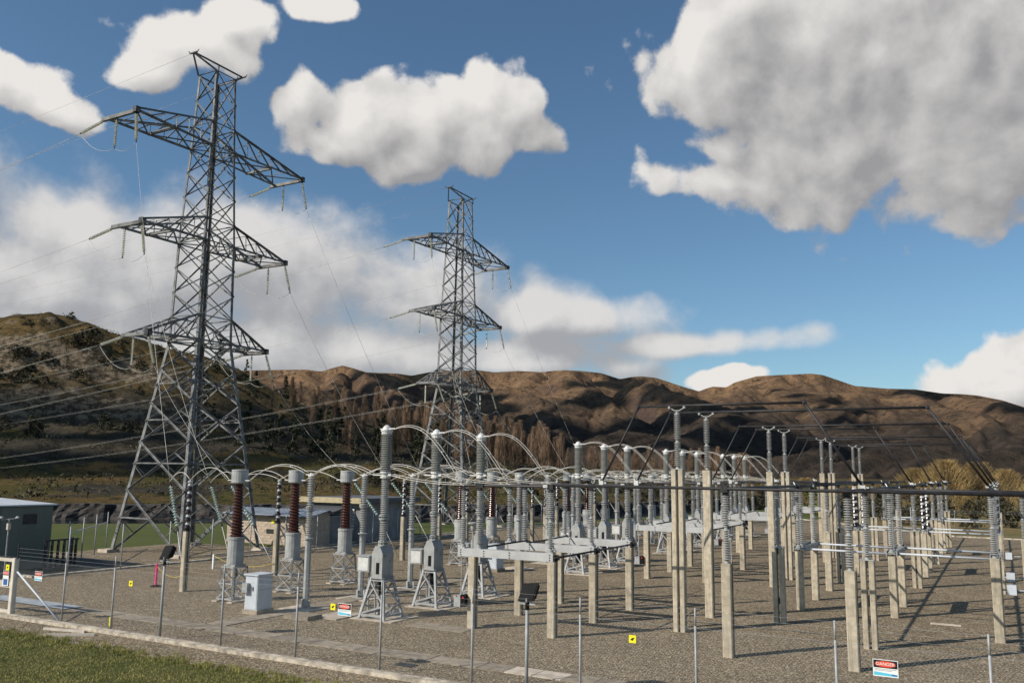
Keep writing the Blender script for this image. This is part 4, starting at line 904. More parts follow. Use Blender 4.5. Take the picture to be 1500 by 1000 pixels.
# --- current transformers
def make_ct():
    t = thing('current_transformer', '', 'current transformer')
    B, T, H_ = .46, .36, 1.38
    cn = lambda z, a, b: Vector((a*(B+(T-B)*z/H_), b*(B+(T-B)*z/H_), z))
    for a, b in ((-1, -1), (1, -1), (1, 1), (-1, 1)):
        part('leg', MB().angle(cn(0, a, b), cn(H_, a, b), .058, (-a, -b, 0)), 'steel', t)
    fc = (((-1, -1), (1, -1)), ((1, -1), (1, 1)), ((1, 1), (-1, 1)), ((-1, 1), (-1, -1)))
    for c0, c1 in fc:
        for z in (.12, .72, 1.35): part('strut', MB().beam(cn(z, *c0), cn(z, *c1), .035, .05), 'steel', t)
        for z0, z1 in ((.12, .72), (.72, 1.35)):
            part('brace', MB().beam(cn(z0, *c0), cn(z1, *c1), .022, .03), 'steel', t); part('brace', MB().beam(cn(z0, *c1), cn(z1, *c0), .022, .03), 'steel', t)
    part('tank', MB().lathe([(.33, 1.45), (.33, 2.42), (.35, 2.43), (.35, 2.52), (.24, 2.54)], 18), 'grey', t)
    part('tank_bracket', MB().cbox(0, 0, 1.38, .6, .6, .07).cbox(-.36, 0, 2.1, .06, .12, .3), 'grey', t)
    n_ = 17; p = []; h_ = (4.66-2.54)/n_
    for i in range(n_):
        f = i/n_; rc = .205-.065*f; rs = .285-.075*f; z = 2.54+i*h_
        p += [(rc, z), (rs*.94, z+h_*.12), (rs, z+h_*.3), (rc*1.08, z+h_*.62)]
    p.append((.16, 4.66)); part('bushing', MB().lathe(p, 18), 'brown', t)
    part('head', MB().lathe([(.17, 4.66), (.20, 4.68), (.33, 4.70), (.335, 4.72), (.335, 5.17), (.345, 5.19), (.34, 5.23), (.05, 5.25)], 20), 'grey', t, smooth=False)
    part('terminal', MB().box(.33, -.06, 4.78, .62, .06, 4.82).box(-.62, -.06, 4.78, -.33, .06, 4.82), 'white', t)
    return t
# --- instrument posts
def make_ivt():
    t = thing('voltage_transformer_post', '', 'insulator post')
    part('steel_post', MB().prism([(.13*math.cos(i*math.pi/4+.39), .13*math.sin(i*math.pi/4+.39)) for i in range(8)], .12, 2.62), 'grey', t)
    part('base_plate', MB().cbox(0, 0, .035, .5, .5, .03).box(-.02, -.22, .05, .02, .22, .35).box(-.22, -.02, .05, .22, .02, .35), 'grey', t)
    part('top_plate', MB().lathe([(.2, 2.62), (.2, 2.66), (.12, 2.67), (.12, 2.74)], 12), 'grey', t)
    for z0, z1 in ((2.76, 3.72), (3.82, 4.98)): part('insulator_unit', insulator(z0, z1, 13, .068, .15, 14), 'porcelain', t)
    part('mid_flange', MB().lathe(flange(3.71, .12, .16, .1), 12), 'grey', t)
    part('terminal', MB().lathe([(.1, 4.98), (.13, 5.0), (.13, 5.06), (.06, 5.1), (.06, 5.15)], 12).box(-.2, -.1, 5.06, .2, .1, 5.10), 'white', t)
    return t
def make_pinpost():
    t = thing('disc_insulator_post', '', 'insulator post')
    cpost(t, 0, 0, 2.55, .25, .27)
    part('cap_plate', MB().cbox(0, 0, 2.552, .24, .26, .06), 'dark', t)
    multicone(t, 0, 0, 2.62, 4.62, 6)
    part('terminal', MB().lathe([(.07, 4.62), (.1, 4.66), (.1, 4.70), (.03, 4.74)], 10), 'cap', t)
    return t
brk, ctp, ivt, pin = make_breaker(), make_ct(), make_ivt(), make_pinpost()
for p in (brk, ctp, ivt, pin): KIDS[p.name] = list(p.children)
PIN = [[(-31.16, 26.76), (-31.6, 30.05), (-32.2, 33.3)], [(-31.45, 43.0), (-31.5, 46.9), (-31.5, 50.2)], [(-31.75, 60.1), (-31.9, 62.55), (-32.1, 65.1)], [(-32.0, 72.5), (-32.1, 75.5), (-32.2, 78.5)]]
def arc(p, q, rise, n=14, skew=0): 
    p, q = Vector(p), Vector(q); return [p.lerp(q, i/n)+Vector((0, 0, 4*rise*(i/n)*(1-i/n))) for i in range(n+1)]
def bez(a, b, c, d, n=16):
    a, b, c, d = map(Vector, (a, b, c, d)); return [a*(1-s)**3+b*3*s*(1-s)**2+c*3*s*s*(1-s)+d*s**3 for s in [i/n for i in range(n+1)]]
def twin(pts, label, group, gap=.07, r=.0135, side=(0, 1, 0)):
    p0 = Vector(pts[0]); t = thing('jumper_conductor', label, 'conductor', p0, 0, group); s = Vector(side)
    for e in (-1, 1): part('strand', MB().tube([Vector(p)-p0+s*gap*e+Vector((0, 0, .03*e)) for p in pts], r, 6), 'cable', t, smooth=True)
    sp_ = MB(); k_ = len(pts)//2
    for i in (k_-3, k_+3): q = Vector(pts[i])-p0; sp_.beam(q-s*gap, q+s*gap, .03, .04)
    part('spacer', sp_, 'white', t)
for b_, ys in enumerate(BAYS):
    for j, y in enumerate(ys):
        w_ = '%s of three in the %s' % (PHN[j], BAYN[b_])
        place(brk, (-19.93, y, 0), 'grey circuit breaker with tall ribbed chamber, ' + w_, 'circuit breakers')
        place(ctp, (-27.4, y, 0), 'current transformer with red-brown bushing on lattice stand, ' + w_, 'current transformers')
        place(ivt, (-23.62, y+.1, 0), 'grey ribbed insulator on slim steel post, ' + w_, 'insulators on steel posts')
        px, py = PIN[b_][j]
        place(pin, (px, py, 0), 'dark brown disc insulator on concrete post, ' + w_, 'disc insulator posts')
        jit = lambda a=.08: rnd.uniform(-a, a)
        yi = y+.1
        twin(arc((-26.8, y, 4.82), (-23.8, yi, 5.1), .50+jit(), 14), 'pale arched conductor from transformer to steel post, ' + w_, 'arched conductors')
        twin(arc((-23.45, yi, 5.1), (-20.45, y, 5.12), .42+jit(), 14), 'pale arched conductor from steel post to breaker, ' + w_, 'arched conductors')
        twin(bez((-19.55, y, 6.82), (-18.1, y, 7.25), (-17.5, y, 6.0), (-16.5, y+.02, 4.84), 18), 'pale conductor arching down from breaker top to isolator, ' + w_, 'arched conductors')
        twin(arc((-19.6, y, 5.12), (-16.2, y, 4.86), -.10, 10), 'pale low conductor from breaker waist towards isolator, ' + w_, 'low conductors', .07)
        wire('jumper_conductor', arc((px, py, 4.74), (-28.0, y, 4.82), .5+jit(), 14), .018, 'thin arched conductor from brown insulator to transformer, ' + w_, 'conductor', 'thin arched conductors', 'cable', 6)
        tp = ANCH[b_][j][0]
        wire('jumper_conductor', arc(tp, (px, py, 4.74), .45+jit(), 12), .018, 'thin conductor from glass anchor string to brown insulator, ' + w_, 'conductor', 'thin arched conductors', 'cable', 6)
# --- cabinets
def cabinet(loc, label, sx=.62, sy=.75, h_=1.22):
    t = thing('control_cabinet', label, 'cabinet', loc, 0, 'pale control cabinets')
    part('plinth', MB().cbox(0, 0, 0, sx+.14, sy+.1, .17), 'trench', t)
    b = part('body', MB().cbox(0, 0, .17, sx, sy, h_), 'lightgrey', t)
    part('lid', MB().box(-sx/2-.05, -sy/2-.06, .17+h_, sx/2+.05, sy/2+.05, .22+h_), 'lightgrey', t)
    d = part('door', MB().box(-sx/2+.03, -sy/2-.015, .2, sx/2-.03, -sy/2-.002, .15+h_), 'lightgrey', t); part('handle', MB().cbox(.1, -sy/2-.03, .85, .03, .03, .14), 'dark', d)
    part('junction_box', MB().box(-sx/2-.02, -sy/2-.16, .78, -sx/2+.24, -sy/2-.02, 1.12), 'steel', t)
    part('side_seam', MB().box(sx/2, -sy/2+.02, .88, sx/2+.006, sy/2-.02, .90), 'steel', t)
cabinet((-24.35, 24.4, 0), 'pale blue-grey control cabinet on plinth near the front fence')
cabinet((-24.0, 41.2, 0), 'pale control cabinet behind the front bay isolators')
cabinet((-24.2, 55.4, 0), 'pale control cabinet standing by the third bay')
for i, (x, y, h_) in enumerate(((-18.52, 30.0, 3.25), (-12.0, 44.0, 2.3))):
    t = thing('yard_light', ['slim pole light behind the first breaker', 'slim pole light between the tall posts'][i], 'lamp', (x, y, 0), 0, 'yard lights')
    part('pole', MB().tube([(0, 0, 0), (0, 0, h_-.25)], .03, 8), 'steel', t); part('lamp_head', MB().lathe([(.06, h_-.3), (.09, h_-.22), (.1, h_-.06), (.2, h_-.03), (.2, h_+.02), (.05, h_+.04)], 12), 'grey', t)

# ================================================================ FENCES, GATE, SIGNS
def chain_link(w_, h_, s=.08, r=.0009):
    mb = MB(); 
    def seg(x0, z0, x1, z1):
        d = math.hypot(x1-x0, z1-z0); nx, nz = -(z1-z0)/d*r, (x1-x0)/d*r
        a = [(x0+nx, 0, z0+nz), (x0-nx, 0, z0-nz), (x0, r*1.6, z0)]; b = [(x1+nx, 0, z1+nz), (x1-nx, 0, z1-nz), (x1, r*1.6, z1)]
        mb.add(a+b, [(0, 1, 4, 3), (1, 2, 5, 4), (2, 0, 3, 5)])
    n_ = int((w_+h_)/s)
    for i in range(1, n_):
        c = i*s
        x0, z0 = (c, 0) if c < w_ else (w_, c-w_); x1, z1 = (0, c) if c < h_ else (c-h_, h_)
        if abs(x0-x1) > .01: seg(x0, z0, x1, z1); seg(w_-x0, z0, w_-x1, z1)
    return mb
POSTX = [-28.07, -25.5, -23.2, -20.5, -17.55, -14.6, -11.75, -8.8, -6.04, -3.14, -.4, 2.45, 5.3]
GP = -30.9
ft = thing('chain_link_fence', 'chain-link fence with steel posts along the front of the yard', 'fence', (0, 19.1, 0))
pm = MB().tube([(0, 0, 0), (0, 0, 2.02)], .028, 10).tube([(0, 0, 2.02), (0, -.0, 2.40)], .022, 8).mesh('fence_post', 'steel', True)
allx = [GP]+POSTX
for x in POSTX:
    if x != -23.2: put('fence_post', pm, ft, (x, 0, 0))
wm = MB()
for z in (.12, 1.97, 2.12, 2.25, 2.37): wm.tube([(GP, 0, z), (5.3, 0, z)], .0024, 4)
part('strand_wires', wm, 'steel', ft)['kind'] = 'stuff'
for a, b in zip(allx[:-1], allx[1:]):
    o = put('chain_link_mesh', chain_link(b-a, 1.95).mesh('chain_link_mesh', 'steel'), ft, (a, .035, .06)); o['kind'] = 'stuff'
part('stay', MB().tube([(GP+.1, 0, 1.55), (-28.2, 0, .1)], .032, 8), 'lightgrey', ft, smooth=True)
# gate
gt = thing('yard_gate', 'cream framed yard gate with warning signs at left edge', 'gate', (GP, 19.1, 0))
part('gate_post', MB().post(-.06, 0, 0, 2.02, .18, .18, .02), 'gate', gt)
part('top_rail', MB().box(-2.4, -.05, 1.88, -.17, .05, 2.0), 'gate', gt); part('bottom_rail', MB().box(-2.4, -.05, .12, -.17, .05, .22), 'gate', gt)
part('mid_rail', MB().box(-2.4, -.04, .98, -.17, .04, 1.2), 'gate', gt); part('far_stile', MB().box(-2.5, -.05, .1, -2.4, .05, 2.0), 'gate', gt)
part('gate_mesh', chain_link(2.2, 1.75).mesh and chain_link(2.2, 1.7), 'steel', gt, (-2.38, 0, .2))['kind'] = 'stuff'
part('spike_strip', MB().box(-2.4, -.03, 2.0, .03, .03, 2.05), 'dark', gt); part('post_extension', MB().tube([(.05, 0, 2.0), (.05, 0, 2.55)], .03, 8), 'dark', gt)
# text helper
def text_mesh(txt, size, m):
    cu = bpy.data.curves.new('lettering', 'FONT'); cu.body = txt; cu.size = size; cu.align_x = 'CENTER'; cu.align_y = 'CENTER'; cu.extrude = .002
    ob = bpy.data.objects.new('lettering', cu); C.objects.link(ob)
    dg = bpy.context.evaluated_depsgraph_get(); me_ = bpy.data.meshes.new_from_object(ob.evaluated_get(dg)); bpy.data.objects.remove(ob); bpy.data.curves.remove(cu)
    me_.transform(Matrix.Rotation(R(90), 4, 'X')); me_.materials.clear(); me_.materials.append(M[m]); me_.name = 'lettering'; return me_
DNG = text_mesh('DANGER', .085, 'signwhite')
def danger_sign(loc, label, blue=False, w_=.46, h_=.32):
    t = thing('danger_sign', label, 'sign', loc, 0, 'danger signs on the fence'); a = w_/2; b = h_/2
    part('panel', MB().box(-a, -.004, -b, a, .004, b), 'signwhite', t)
    part('header', MB().box(-a+.012, -.007, b-.155, a-.012, -.0045, b-.012), 'signblack', t)
    ov = MB(); n_ = 24; cz = b-.083
    for y in (-.0105, -.0075): ov.v += [(.19*math.cos(2*math.pi*i/n_), y, cz+.058*math.sin(2*math.pi*i/n_)) for i in range(n_)]
    ov.f = [tuple(range(n_))]+[(i, n_+i, n_+(i+1) % n_, (i+1) % n_) for i in range(n_)]
    part('red_oval', ov, 'signred', t); put('lettering', DNG, t, (0, -.0125, cz))
    tl = MB(); tl.box(-a+.03, -.006, -.025, a-.03, -.0045, -.015).box(-a+.03, -.006, -.05, a-.12, -.0045, -.04)
    part('small_print', tl, 'steel', t)
    if blue: part('blue_panel', MB().box(-a+.05, -.007, -b+.03, a-.05, -.0045, -.03), 'signdeep', t)
    else:
        part('blue_band', MB().add([(-a+.015, -.006, -b+.02), (a-.015, -.006, -b+.02), (a-.015, -.006, -b+.055), (-a+.06, -.006, -b+.085), (-a+.015, -.006, -b+.085)], [(0, 1, 2, 3, 4)]), 'signblue', t)
        part('dark_emblem', MB().box(a-.12, -.009, -b+.03, a-.03, -.0065, -b+.055), 'signdeep', t)
def yellow_tag(loc, label, s=.17):
    t = thing('warning_tag', label, 'sign', loc, 0, 'yellow tags on the fence')
    part('panel', MB().box(-s/2, -.004, -s/2, s/2, .004, s/2), 'yellow', t)
    part('mark', MB().add([(-.05, -.006, -.015), (0, -.006, -.04), (.03, -.006, .0), (.055, -.006, .035), (-.01, -.006, .025)], [(0, 1, 2, 3, 4)]), 'signblack', t)
danger_sign((-2.22, 19.09, 1.58), 'danger sign with red oval on front fence at lower right')
danger_sign((-15.84, 19.09, 1.53), 'danger sign with red oval on fence before the first breaker')
danger_sign((-29.54, 19.09, 1.49), 'danger sign with red oval on fence next to the gate', w_=.42, h_=.32)
danger_sign((-31.35, 19.03, 1.30), 'danger sign with deep blue panel on the cream gate', True, .34, .52)
yellow_tag((-31.3, 19.03, 1.68), 'yellow tag on the cream gate above danger sign', .2)
yellow_tag((-16.25, 19.09, 1.57), 'yellow tag on fence left of danger sign before first breaker')
yellow_tag((-7.5, 19.09, 1.6), 'yellow tag on fence in front of the tall posts')
yellow_tag((-24.67, 19.09, 1.59), 'yellow tag on fence left of the pink bollard')
# floodlights on their own fence poles
for i, (x, h_) in enumerate(((-23.2, 2.25), (-10.23, 2.02))):
    t = thing('floodlight', ['black floodlight on pole in front of the leftmost disc insulator', 'black floodlight on pole in front of the nearest isolator'][i], 'floodlight', (x, 19.14, 0), 0, 'floodlights at the fence')
    part('pole', MB().tube([(0, 0, 0), (0, 0, h_)], .042, 10), 'steel', t, smooth=True); part('sleeve', MB().tube([(0, 0, h_-.02), (0, 0, h_+.16)], .05, 10), 'black', t)
    hd = MB().add([(-.26, -.02, h_+.16), (.20, -.08, h_+.20), (.28, .06, h_+.62), (-.18, .12, h_+.58), (-.2, .22, h_+.2), (.16, .17, h_+.24), (.22, .24, h_+.52), (-.14, .28, h_+.5)], [(0, 1, 2, 3), (7, 6, 5, 4), (0, 4, 5, 1), (1, 5, 6, 2), (2, 6, 7, 3), (3, 7, 4, 0)])
    hdp = part('lamp_head', hd, 'black', t); part('glass', MB().add([(-.22, -.025, h_+.20), (.17, -.075, h_+.235), (.24, .04, h_+.58), (-.15, .085, h_+.545)], [(0, 1, 2, 3)]), 'black', hdp)
    part('bracket', MB().box(-.22, .0, h_+.1, .22, .03, h_+.16).box(-.02, -.05, h_+.16, .02, .03, h_+.25), 'steel', t)
def post_fence(label, pts, step, h_, rail, name='post_and_wire_fence', mesh=False):
    t = thing(name, label, 'fence', (pts[0][0], pts[0][1], 0)); o0 = Vector((*pts[0], 0))
    pmf = MB().tube([(0, 0, 0), (0, 0, h_)], .034, 8).mesh('fence_post', 'steel', True)
    for a, b in zip(pts[:-1], pts[1:]):
        a, b = Vector((*a, 0)), Vector((*b, 0)); L_ = (b-a).length; n_ = max(1, int(L_/step))
        for i in range(n_+1): put('fence_post', pmf, t, a.lerp(b, i/n_)-o0)
        wmf = MB()
        for z in (.3, .9, 1.5, h_-.25, h_-.1): wmf.tube([a-o0+Vector((0, 0, z)), b-o0+Vector((0, 0, z))], .005, 4)
        part('strand_wires', wmf, 'steel', t)['kind'] = 'stuff'
        if rail: part('rail', MB().tube([a-o0+Vector((0, 0, rail)), b-o0+Vector((0, 0, rail))], .035, 8), 'lightgrey', t)
post_fence('steel post fence along the left side kerb of the yard', [(-40.15, 27.4), (-40.2, 84)], 2.9, 2.35, None)
post_fence('railed fence on the grass left of the near pylon', [(-43.5, 29.6), (-50.5, 37.0)], 2.6, 2.4, 1.75)
post_fence('far fence of steel posts before the golden willows', [(44, 88.2), (1.5, 88.2), (-3.9, 88.6), (-22, 110.7)], 3.0, 2.4, None)
# bollard, pegs, rope, mast
t = thing('pink_bollard', 'bright pink plastic bollard on black rubber base', 'bollard', (-33.37, 27.12, 0))
part('tube', MB().lathe([(.06, .05), (.05, .1), (.05, .95), (.055, .97), (.055, 1.0), (.02, 1.02)], 12), 'pink', t); part('base', MB().lathe([(.24, .012), (.24, .04), (.1, .09)], 14), 'black', t)
t = thing('white_peg', 'white barrier peg with yellow rope beside transformer stand', 'peg', (-36.75, 33.43, 0)); part('stake', MB().cbox(0, 0, 0, .09, .09, .76), 'signwhite', t)
wire('barrier_rope', sag((-36.75, 33.43, .7), (-32.1, 33.1, .62), .35, 10)+[], .014, 'yellow rope sagging from the white peg to concrete post', 'rope', 'barrier ropes', 'rope', 5)
wire('barrier_rope', sag((-33.37, 27.12, .9), (-31.2, 26.9, .75), .3, 10), .012, 'yellow rope sagging from the pink bollard', 'rope', 'barrier ropes', 'rope', 5)
t = thing('white_peg', 'white barrier peg standing behind second bay transformers', 'peg', (-36.2, 56.5, 0)); part('stake', MB().cbox(0, 0, 0, .12, .12, .9), 'signwhite', t)
t = thing('yellow_peg', 'short yellow marker peg on gravel by the front kerb', 'peg', (-26.42, 19.75, 0)); part('stake', MB().cbox(0, 0, 0, .05, .05, .3), 'yellow', t)
t = thing('camera_mast', 'thin mast with paired lamps beside the green shed', 'mast', (-41.6, 25.15, 0))
part('pole', MB().tube([(0, 0, 0), (0, 0, 2.75)], .035, 8), 'steel', t); part('cross_bar', MB().tube([(-.25, -.25, 2.72), (.25, .3, 2.78)], .02, 6), 'steel', t)
for s_ in (-1, 1): part('lamp', MB().lathe([(.03, 2.76), (.09, 2.8), (.07, 2.86), (.02, 2.88)], 10), 'cap', t, (s_*.22, s_*.26, 0))
part('camera', MB().cbox(0, 0, 2.25, .14, .14, .3), 'gate', t)

# ================================================================ VEGETATION
def trunk(h_, r, lean, seed, nb=6):
    q = random.Random(seed); mb = MB(); top = Vector((q.uniform(-lean, lean), q.uniform(-lean, lean), h_))
    pts = [Vector((0, 0, -.3)), Vector((top.x*.2, top.y*.2, h_*.35)), Vector((top.x*.6, top.y*.6, h_*.7)), top]
    mb.tube(pts, [r, r*.75, r*.45, r*.12], 6); return mb
def twigs(h_, spread, n, seed, upright, w_, base=.08, L=(.12, .3), bushy=1.0):
    q = random.Random(seed); mb = MB()
    lobes = [(q.uniform(0, 6.28), q.uniform(.2, 1), q.uniform(.6, 1.15)) for _ in range(7)]
    for i in range(n):
        f = q.random()**.85; z = h_*(base+(1-base)*f); prof = math.sin(math.pi*min(1, (f*.82+.16)))**.8
        a = q.uniform(0, 6.283); rr = spread*prof*math.sqrt(q.random())*bushy
        for la, lz, ls in lobes:
            if abs(((a-la+3.14) % 6.28)-3.14) < .6: rr *= ls
        p = Vector((math.cos(a)*rr, math.sin(a)*rr, z))
        L_ = h_*q.uniform(*L); d = Vector((math.cos(a)*(1-upright), math.sin(a)*(1-upright), upright))+Vector((q.uniform(-.3, .3), q.uniform(-.3, .3), q.uniform(-.2, .2)))*(1.15-upright)
        d.normalize(); s = d.cross(Vector((q.uniform(-1, 1), q.uniform(-1, 1), q.uniform(-1, 1)))).normalized()*w_*q.uniform(.5, 1.4)
        e = p+d*L_; 
        if e.z > h_*1.08: e.z = h_*1.08
        o = len(mb.v); mb.v += [tuple(p-s), tuple(p+s), tuple(e)]; mb.f.append((o, o+1, o+2))
    return mb
def leafclumps(h_, spread, n, seed, leaf, conical=False):
    q = random.Random(seed); mb = MB()
    cl = []
    for i in range(26):
        f = q.random(); r_ = spread*((1-f)**.9 if conical else math.sin(math.pi*min(.98, f*.75+.2)))*q.uniform(.35, 1.0); a = q.uniform(0, 6.28)
        cl.append((Vector((math.cos(a)*r_, math.sin(a)*r_, h_*(.08+.9*f))), q.uniform(.14, .3)*spread*(1.15-f*.6)))
    for i in range(n):
        c, s = q.choice(cl); v = Vector((q.gauss(0, 1), q.gauss(0, 1), q.gauss(0, .75)))*s*.62; p = c+v
        p.z = max(.02, p.z)
        u = Vector((q.uniform(-1, 1), q.uniform(-1, 1), q.uniform(-1, 1))).normalized(); w2 = u.cross(Vector((q.uniform(-1, 1), q.uniform(-1, 1), q.uniform(-1, 1)))).normalized(); l = leaf*q.uniform(.5, 1.3)
        o = len(mb.v); mb.v += [tuple(p-u*l), tuple(p+w2*l*.6), tuple(p+u*l), tuple(p-w2*l*.6)]; mb.f.append((o, o+1, o+2, o+3))
    return mb
KIND = {}
def kind(name, variants): KIND[name] = variants
kind('poplar', [(trunk(10, .16, .25, s).mesh('trunk', 'bark'), twigs(10, 1.2, 1400, s, .9, .024, .06, (.10, .24)).mesh('crown', 'poplar')) for s in range(5)])
kind('bare', [(trunk(7, .16, .4, s).mesh('trunk', 'bark'), twigs(8, 2.4, 1000, 20+s, .62, .04, .12, (.10, .22)).mesh('crown', 'poplar')) for s in range(3)])
kind('conifer', [(trunk(9, .18, .15, s).mesh('trunk', 'bark'), leafclumps(9.5, 2.0, 1100, 30+s, .26, True).mesh('crown', 'conifer')) for s in range(4)])
kind('willow', [(trunk(5, .2, .4, s).mesh('trunk', 'bark'), twigs(5.6, 3.3, 3600, 40+s, .55, .022, .04, (.08, .20)).mesh('crown', 'willow')) for s in range(4)])
kind('scrub', [(trunk(1.6, .08, .3, s).mesh('stem', 'bark'), leafclumps(2.8, 1.9, 900, 60+s, .17).mesh('foliage', 'scrub')) for s in range(4)])
kind('green', [(trunk(1.6, .08, .3, 5).mesh('stem', 'bark'), leafclumps(3.2, 2.2, 1100, 70, .17).mesh('foliage', 'greenbush'))])
def where(a, r_, lo, hi, s, s0, s1):
    px = 750+1268*math.tan(a); P_ = [(250, 'left of the near pylon'), (330, 'behind the near pylon'), (430, 'just right of the near pylon'), (500, 'left of centre between pylons'), (590, 'right of centre between pylons'), (660, 'directly behind the farther pylon'), (740, 'just right of the farther pylon'), (830, 'behind the front bay breakers'), (930, 'behind the second bay breakers'), (1040, 'behind the first tall posts'), (1180, 'behind the second tall posts'), (1300, 'behind the middle busbar'), (1400, 'left of the right busbar'), (9999, 'at the right edge')]
    f = (r_-lo)/(hi-lo); g = (s-s0)/(s1-s0)
    return ('stunted', 'short', 'middling', 'tall', 'tallest')[min(4, max(0, int(g*5)))], ('front row', 'second row', 'third row', 'back row')[min(3, int(f*4))], [n_ for q_, n_ in P_ if px < q_][0]
def plant(k_, name, x, y, z, s, label, cat, group, sz=None):
    if '%' in label:
        h_, row, at_ = where(math.atan2(x, y)-YAW, math.hypot(x, y), *LIM[group][:2], s, *LIM[group][2:]); label = label % (h_, row, at_)
    v = rnd.choice(KIND[k_]); t = thing(name, label, cat, (x, y, z), rnd.uniform(0, 6.28), group); t.scale = (s, s, sz or s)
    a, b = ('stem', 'foliage') if k_ in ('scrub', 'green') else ('trunk', 'crown')
    put(a, v[0], t); put(b, v[1], t); return t
def pol(a, r): return r*math.sin(a+YAW), r*math.cos(a+YAW)
def gz(x, y): return float(hill_z(np.array([x]), np.array([y]))[0])
LIM = {'bare poplars behind the yard': (200, 320, .4, 1.3), 'bare trees in the valley': (260, 420, .6, 1.0), 'dark conifers on the slope': (170, 260, .55, 1.1), 'bushes on the left hill': (175, 270, .5, 1.5), 'scrub beyond the far fence': (104, 160, .6, 1.25), 'bushes on the river bank': (112, 150, .35, .8)}
# poplar belt below the mountains and on the slope
for i in range(135):
    a = rnd.uniform(-.27, .06); r_ = rnd.uniform(200, 320); x, y = pol(a, r_)
    plant('poplar', 'poplar_tree', x, y, max(0, gz(x, y))-.3, rnd.uniform(.8, 1.3)*(1.0 if a > -.16 else (.78 if a > -.2 else .58)), '%s bare reddish poplar, %s of belt %s', 'tree', 'bare poplars behind the yard')
for i in range(55):
    a = rnd.uniform(.0, .26); r_ = rnd.uniform(260, 420); x, y = pol(a, r_)
    plant('poplar' if rnd.random() < .6 else 'bare', 'poplar_tree', x, y, max(0, gz(x, y))-.3, rnd.uniform(.6, 1.0), '%s bare brown valley tree, %s, %s', 'tree', 'bare trees in the valley')
for i in range(40):
    a = rnd.uniform(-.34, -.08); r_ = rnd.uniform(170, 260); x, y = pol(a, r_)
    plant('conifer', 'conifer_tree', x, y, gz(x, y)-.3, rnd.uniform(.55, 1.1), '%s dark conifer, %s, %s', 'tree', 'dark conifers on the slope')
for i in range(30):
    a = rnd.uniform(-.60, -.30); r_ = rnd.uniform(175, 270); x, y = pol(a, r_)
    plant('conifer' if rnd.random() < .1 else 'scrub', 'hillside_bush', x, y, gz(x, y)-.2, rnd.uniform(.5, 1.1), '%s dark hillside bush, %s up the slope, %s', 'bush', 'bushes on the left hill')
for a, s_ in ((-.525, .8), (-.497, .5), (-.488, .6), (-.48, .45), (-.462, .35), (-.43, .45), (-.415, .5), (-.40, .3), (-.388, .35), (-.372, .3), (-.36, .35)):
    x, y = pol(a, 318); plant('conifer' if a > -.41 else 'scrub', 'hilltop_bush', x, y, gz(x, y)-.2, s_, 'dark bush on the crest of the left hill', 'bush', 'bushes on the hill crest')
for i in range(20):
    a = rnd.uniform(-.60, -.44); r_ = rnd.uniform(203, 228); x, y = pol(a, r_)
    plant('scrub', 'hillside_bush', x, y, gz(x, y)-.2, rnd.uniform(.8, 1.5), '%s dark hillside bush, %s up the slope, %s', 'bush', 'bushes on the left hill')
# golden willows and scrub beyond the far fence, right
for i, (a, r_, s_) in enumerate(((.30, 150, .75), (.325, 165, .85), (.35, 150, .8), (.375, 170, .85), (.40, 150, .7), (.435, 150, 1.15), (.462, 145, 1.35), (.49, 150, 1.3), (.515, 160, 1.15), (.54, 150, .9), (.57, 150, 1.0), (.61, 160, 1.1), (.245, 190, .7), (.27, 180, .8))):
    x, y = pol(a, r_); plant('willow', 'willow_tree', x, y, -.1, s_, 'golden bare willow beyond the far fence, %s from the left in its row' % (['first', 'second', 'third', 'fourth', 'fifth', 'sixth', 'seventh', 'eighth', 'ninth', 'tenth', 'eleventh', 'twelfth', 'thirteenth', 'fourteenth'][(i+2) % 14]), 'tree', 'golden willows')
for i in range(46):
    a = rnd.uniform(.12, .62); r_ = rnd.uniform(104, 140)*(1.12 if a < .3 else 1); x, y = pol(a, r_)
    if a < .35 and y < 118: y += 16
    plant('scrub', 'scrub_bush', x, y, -.1, rnd.uniform(.6, 1.25), '%s olive scrub bush beyond far fence, %s, %s', 'bush', 'scrub beyond the far fence')
x, y = pol(.335, 128); plant('green', 'green_bush', x, y, 0, 1.25, 'bright yellow-green bush behind the middle tall posts', 'bush', 'green bushes')
x, y = pol(.345, 131); plant('green', 'green_bush', x, y, 0, 1.0, 'bright yellow-green bush just right of its larger twin', 'bush', 'green bushes')
for i in range(40):
    a = rnd.uniform(-.2, .2); x, y = pol(a, rnd.uniform(112, 150)); s_, al_ = river_s(np.array(x), np.array(y))
    if s_ < 10: continue
    plant('scrub', 'bank_bush', x, y, gz(x, y)-.1, rnd.uniform(.35, .8), '%s low olive bush on the river bank, %s, %s', 'bush', 'bushes on the river bank')
# neighbours that would read alike: told apart by their order from the left
seen = {}
for o in list(C.objects):
    if (o.get('group') in LIM or o.get('group') == 'bushes on the hill crest') and o.get('label'): seen.setdefault(o['label'], []).append(o)
for lab, L_ in seen.items():
    if len(L_) > 1:
        L_.sort(key=lambda o: math.atan2(o.location.x, o.location.y))
        for i_, o in enumerate(L_): o['label'] = lab+', '+(['leftmost', 'second', 'third', 'fourth', 'fifth', 'sixth', 'seventh', 'eighth', 'ninth', 'tenth', 'eleventh'][min(10, i_)] if i_ < len(L_)-1 else 'rightmost')
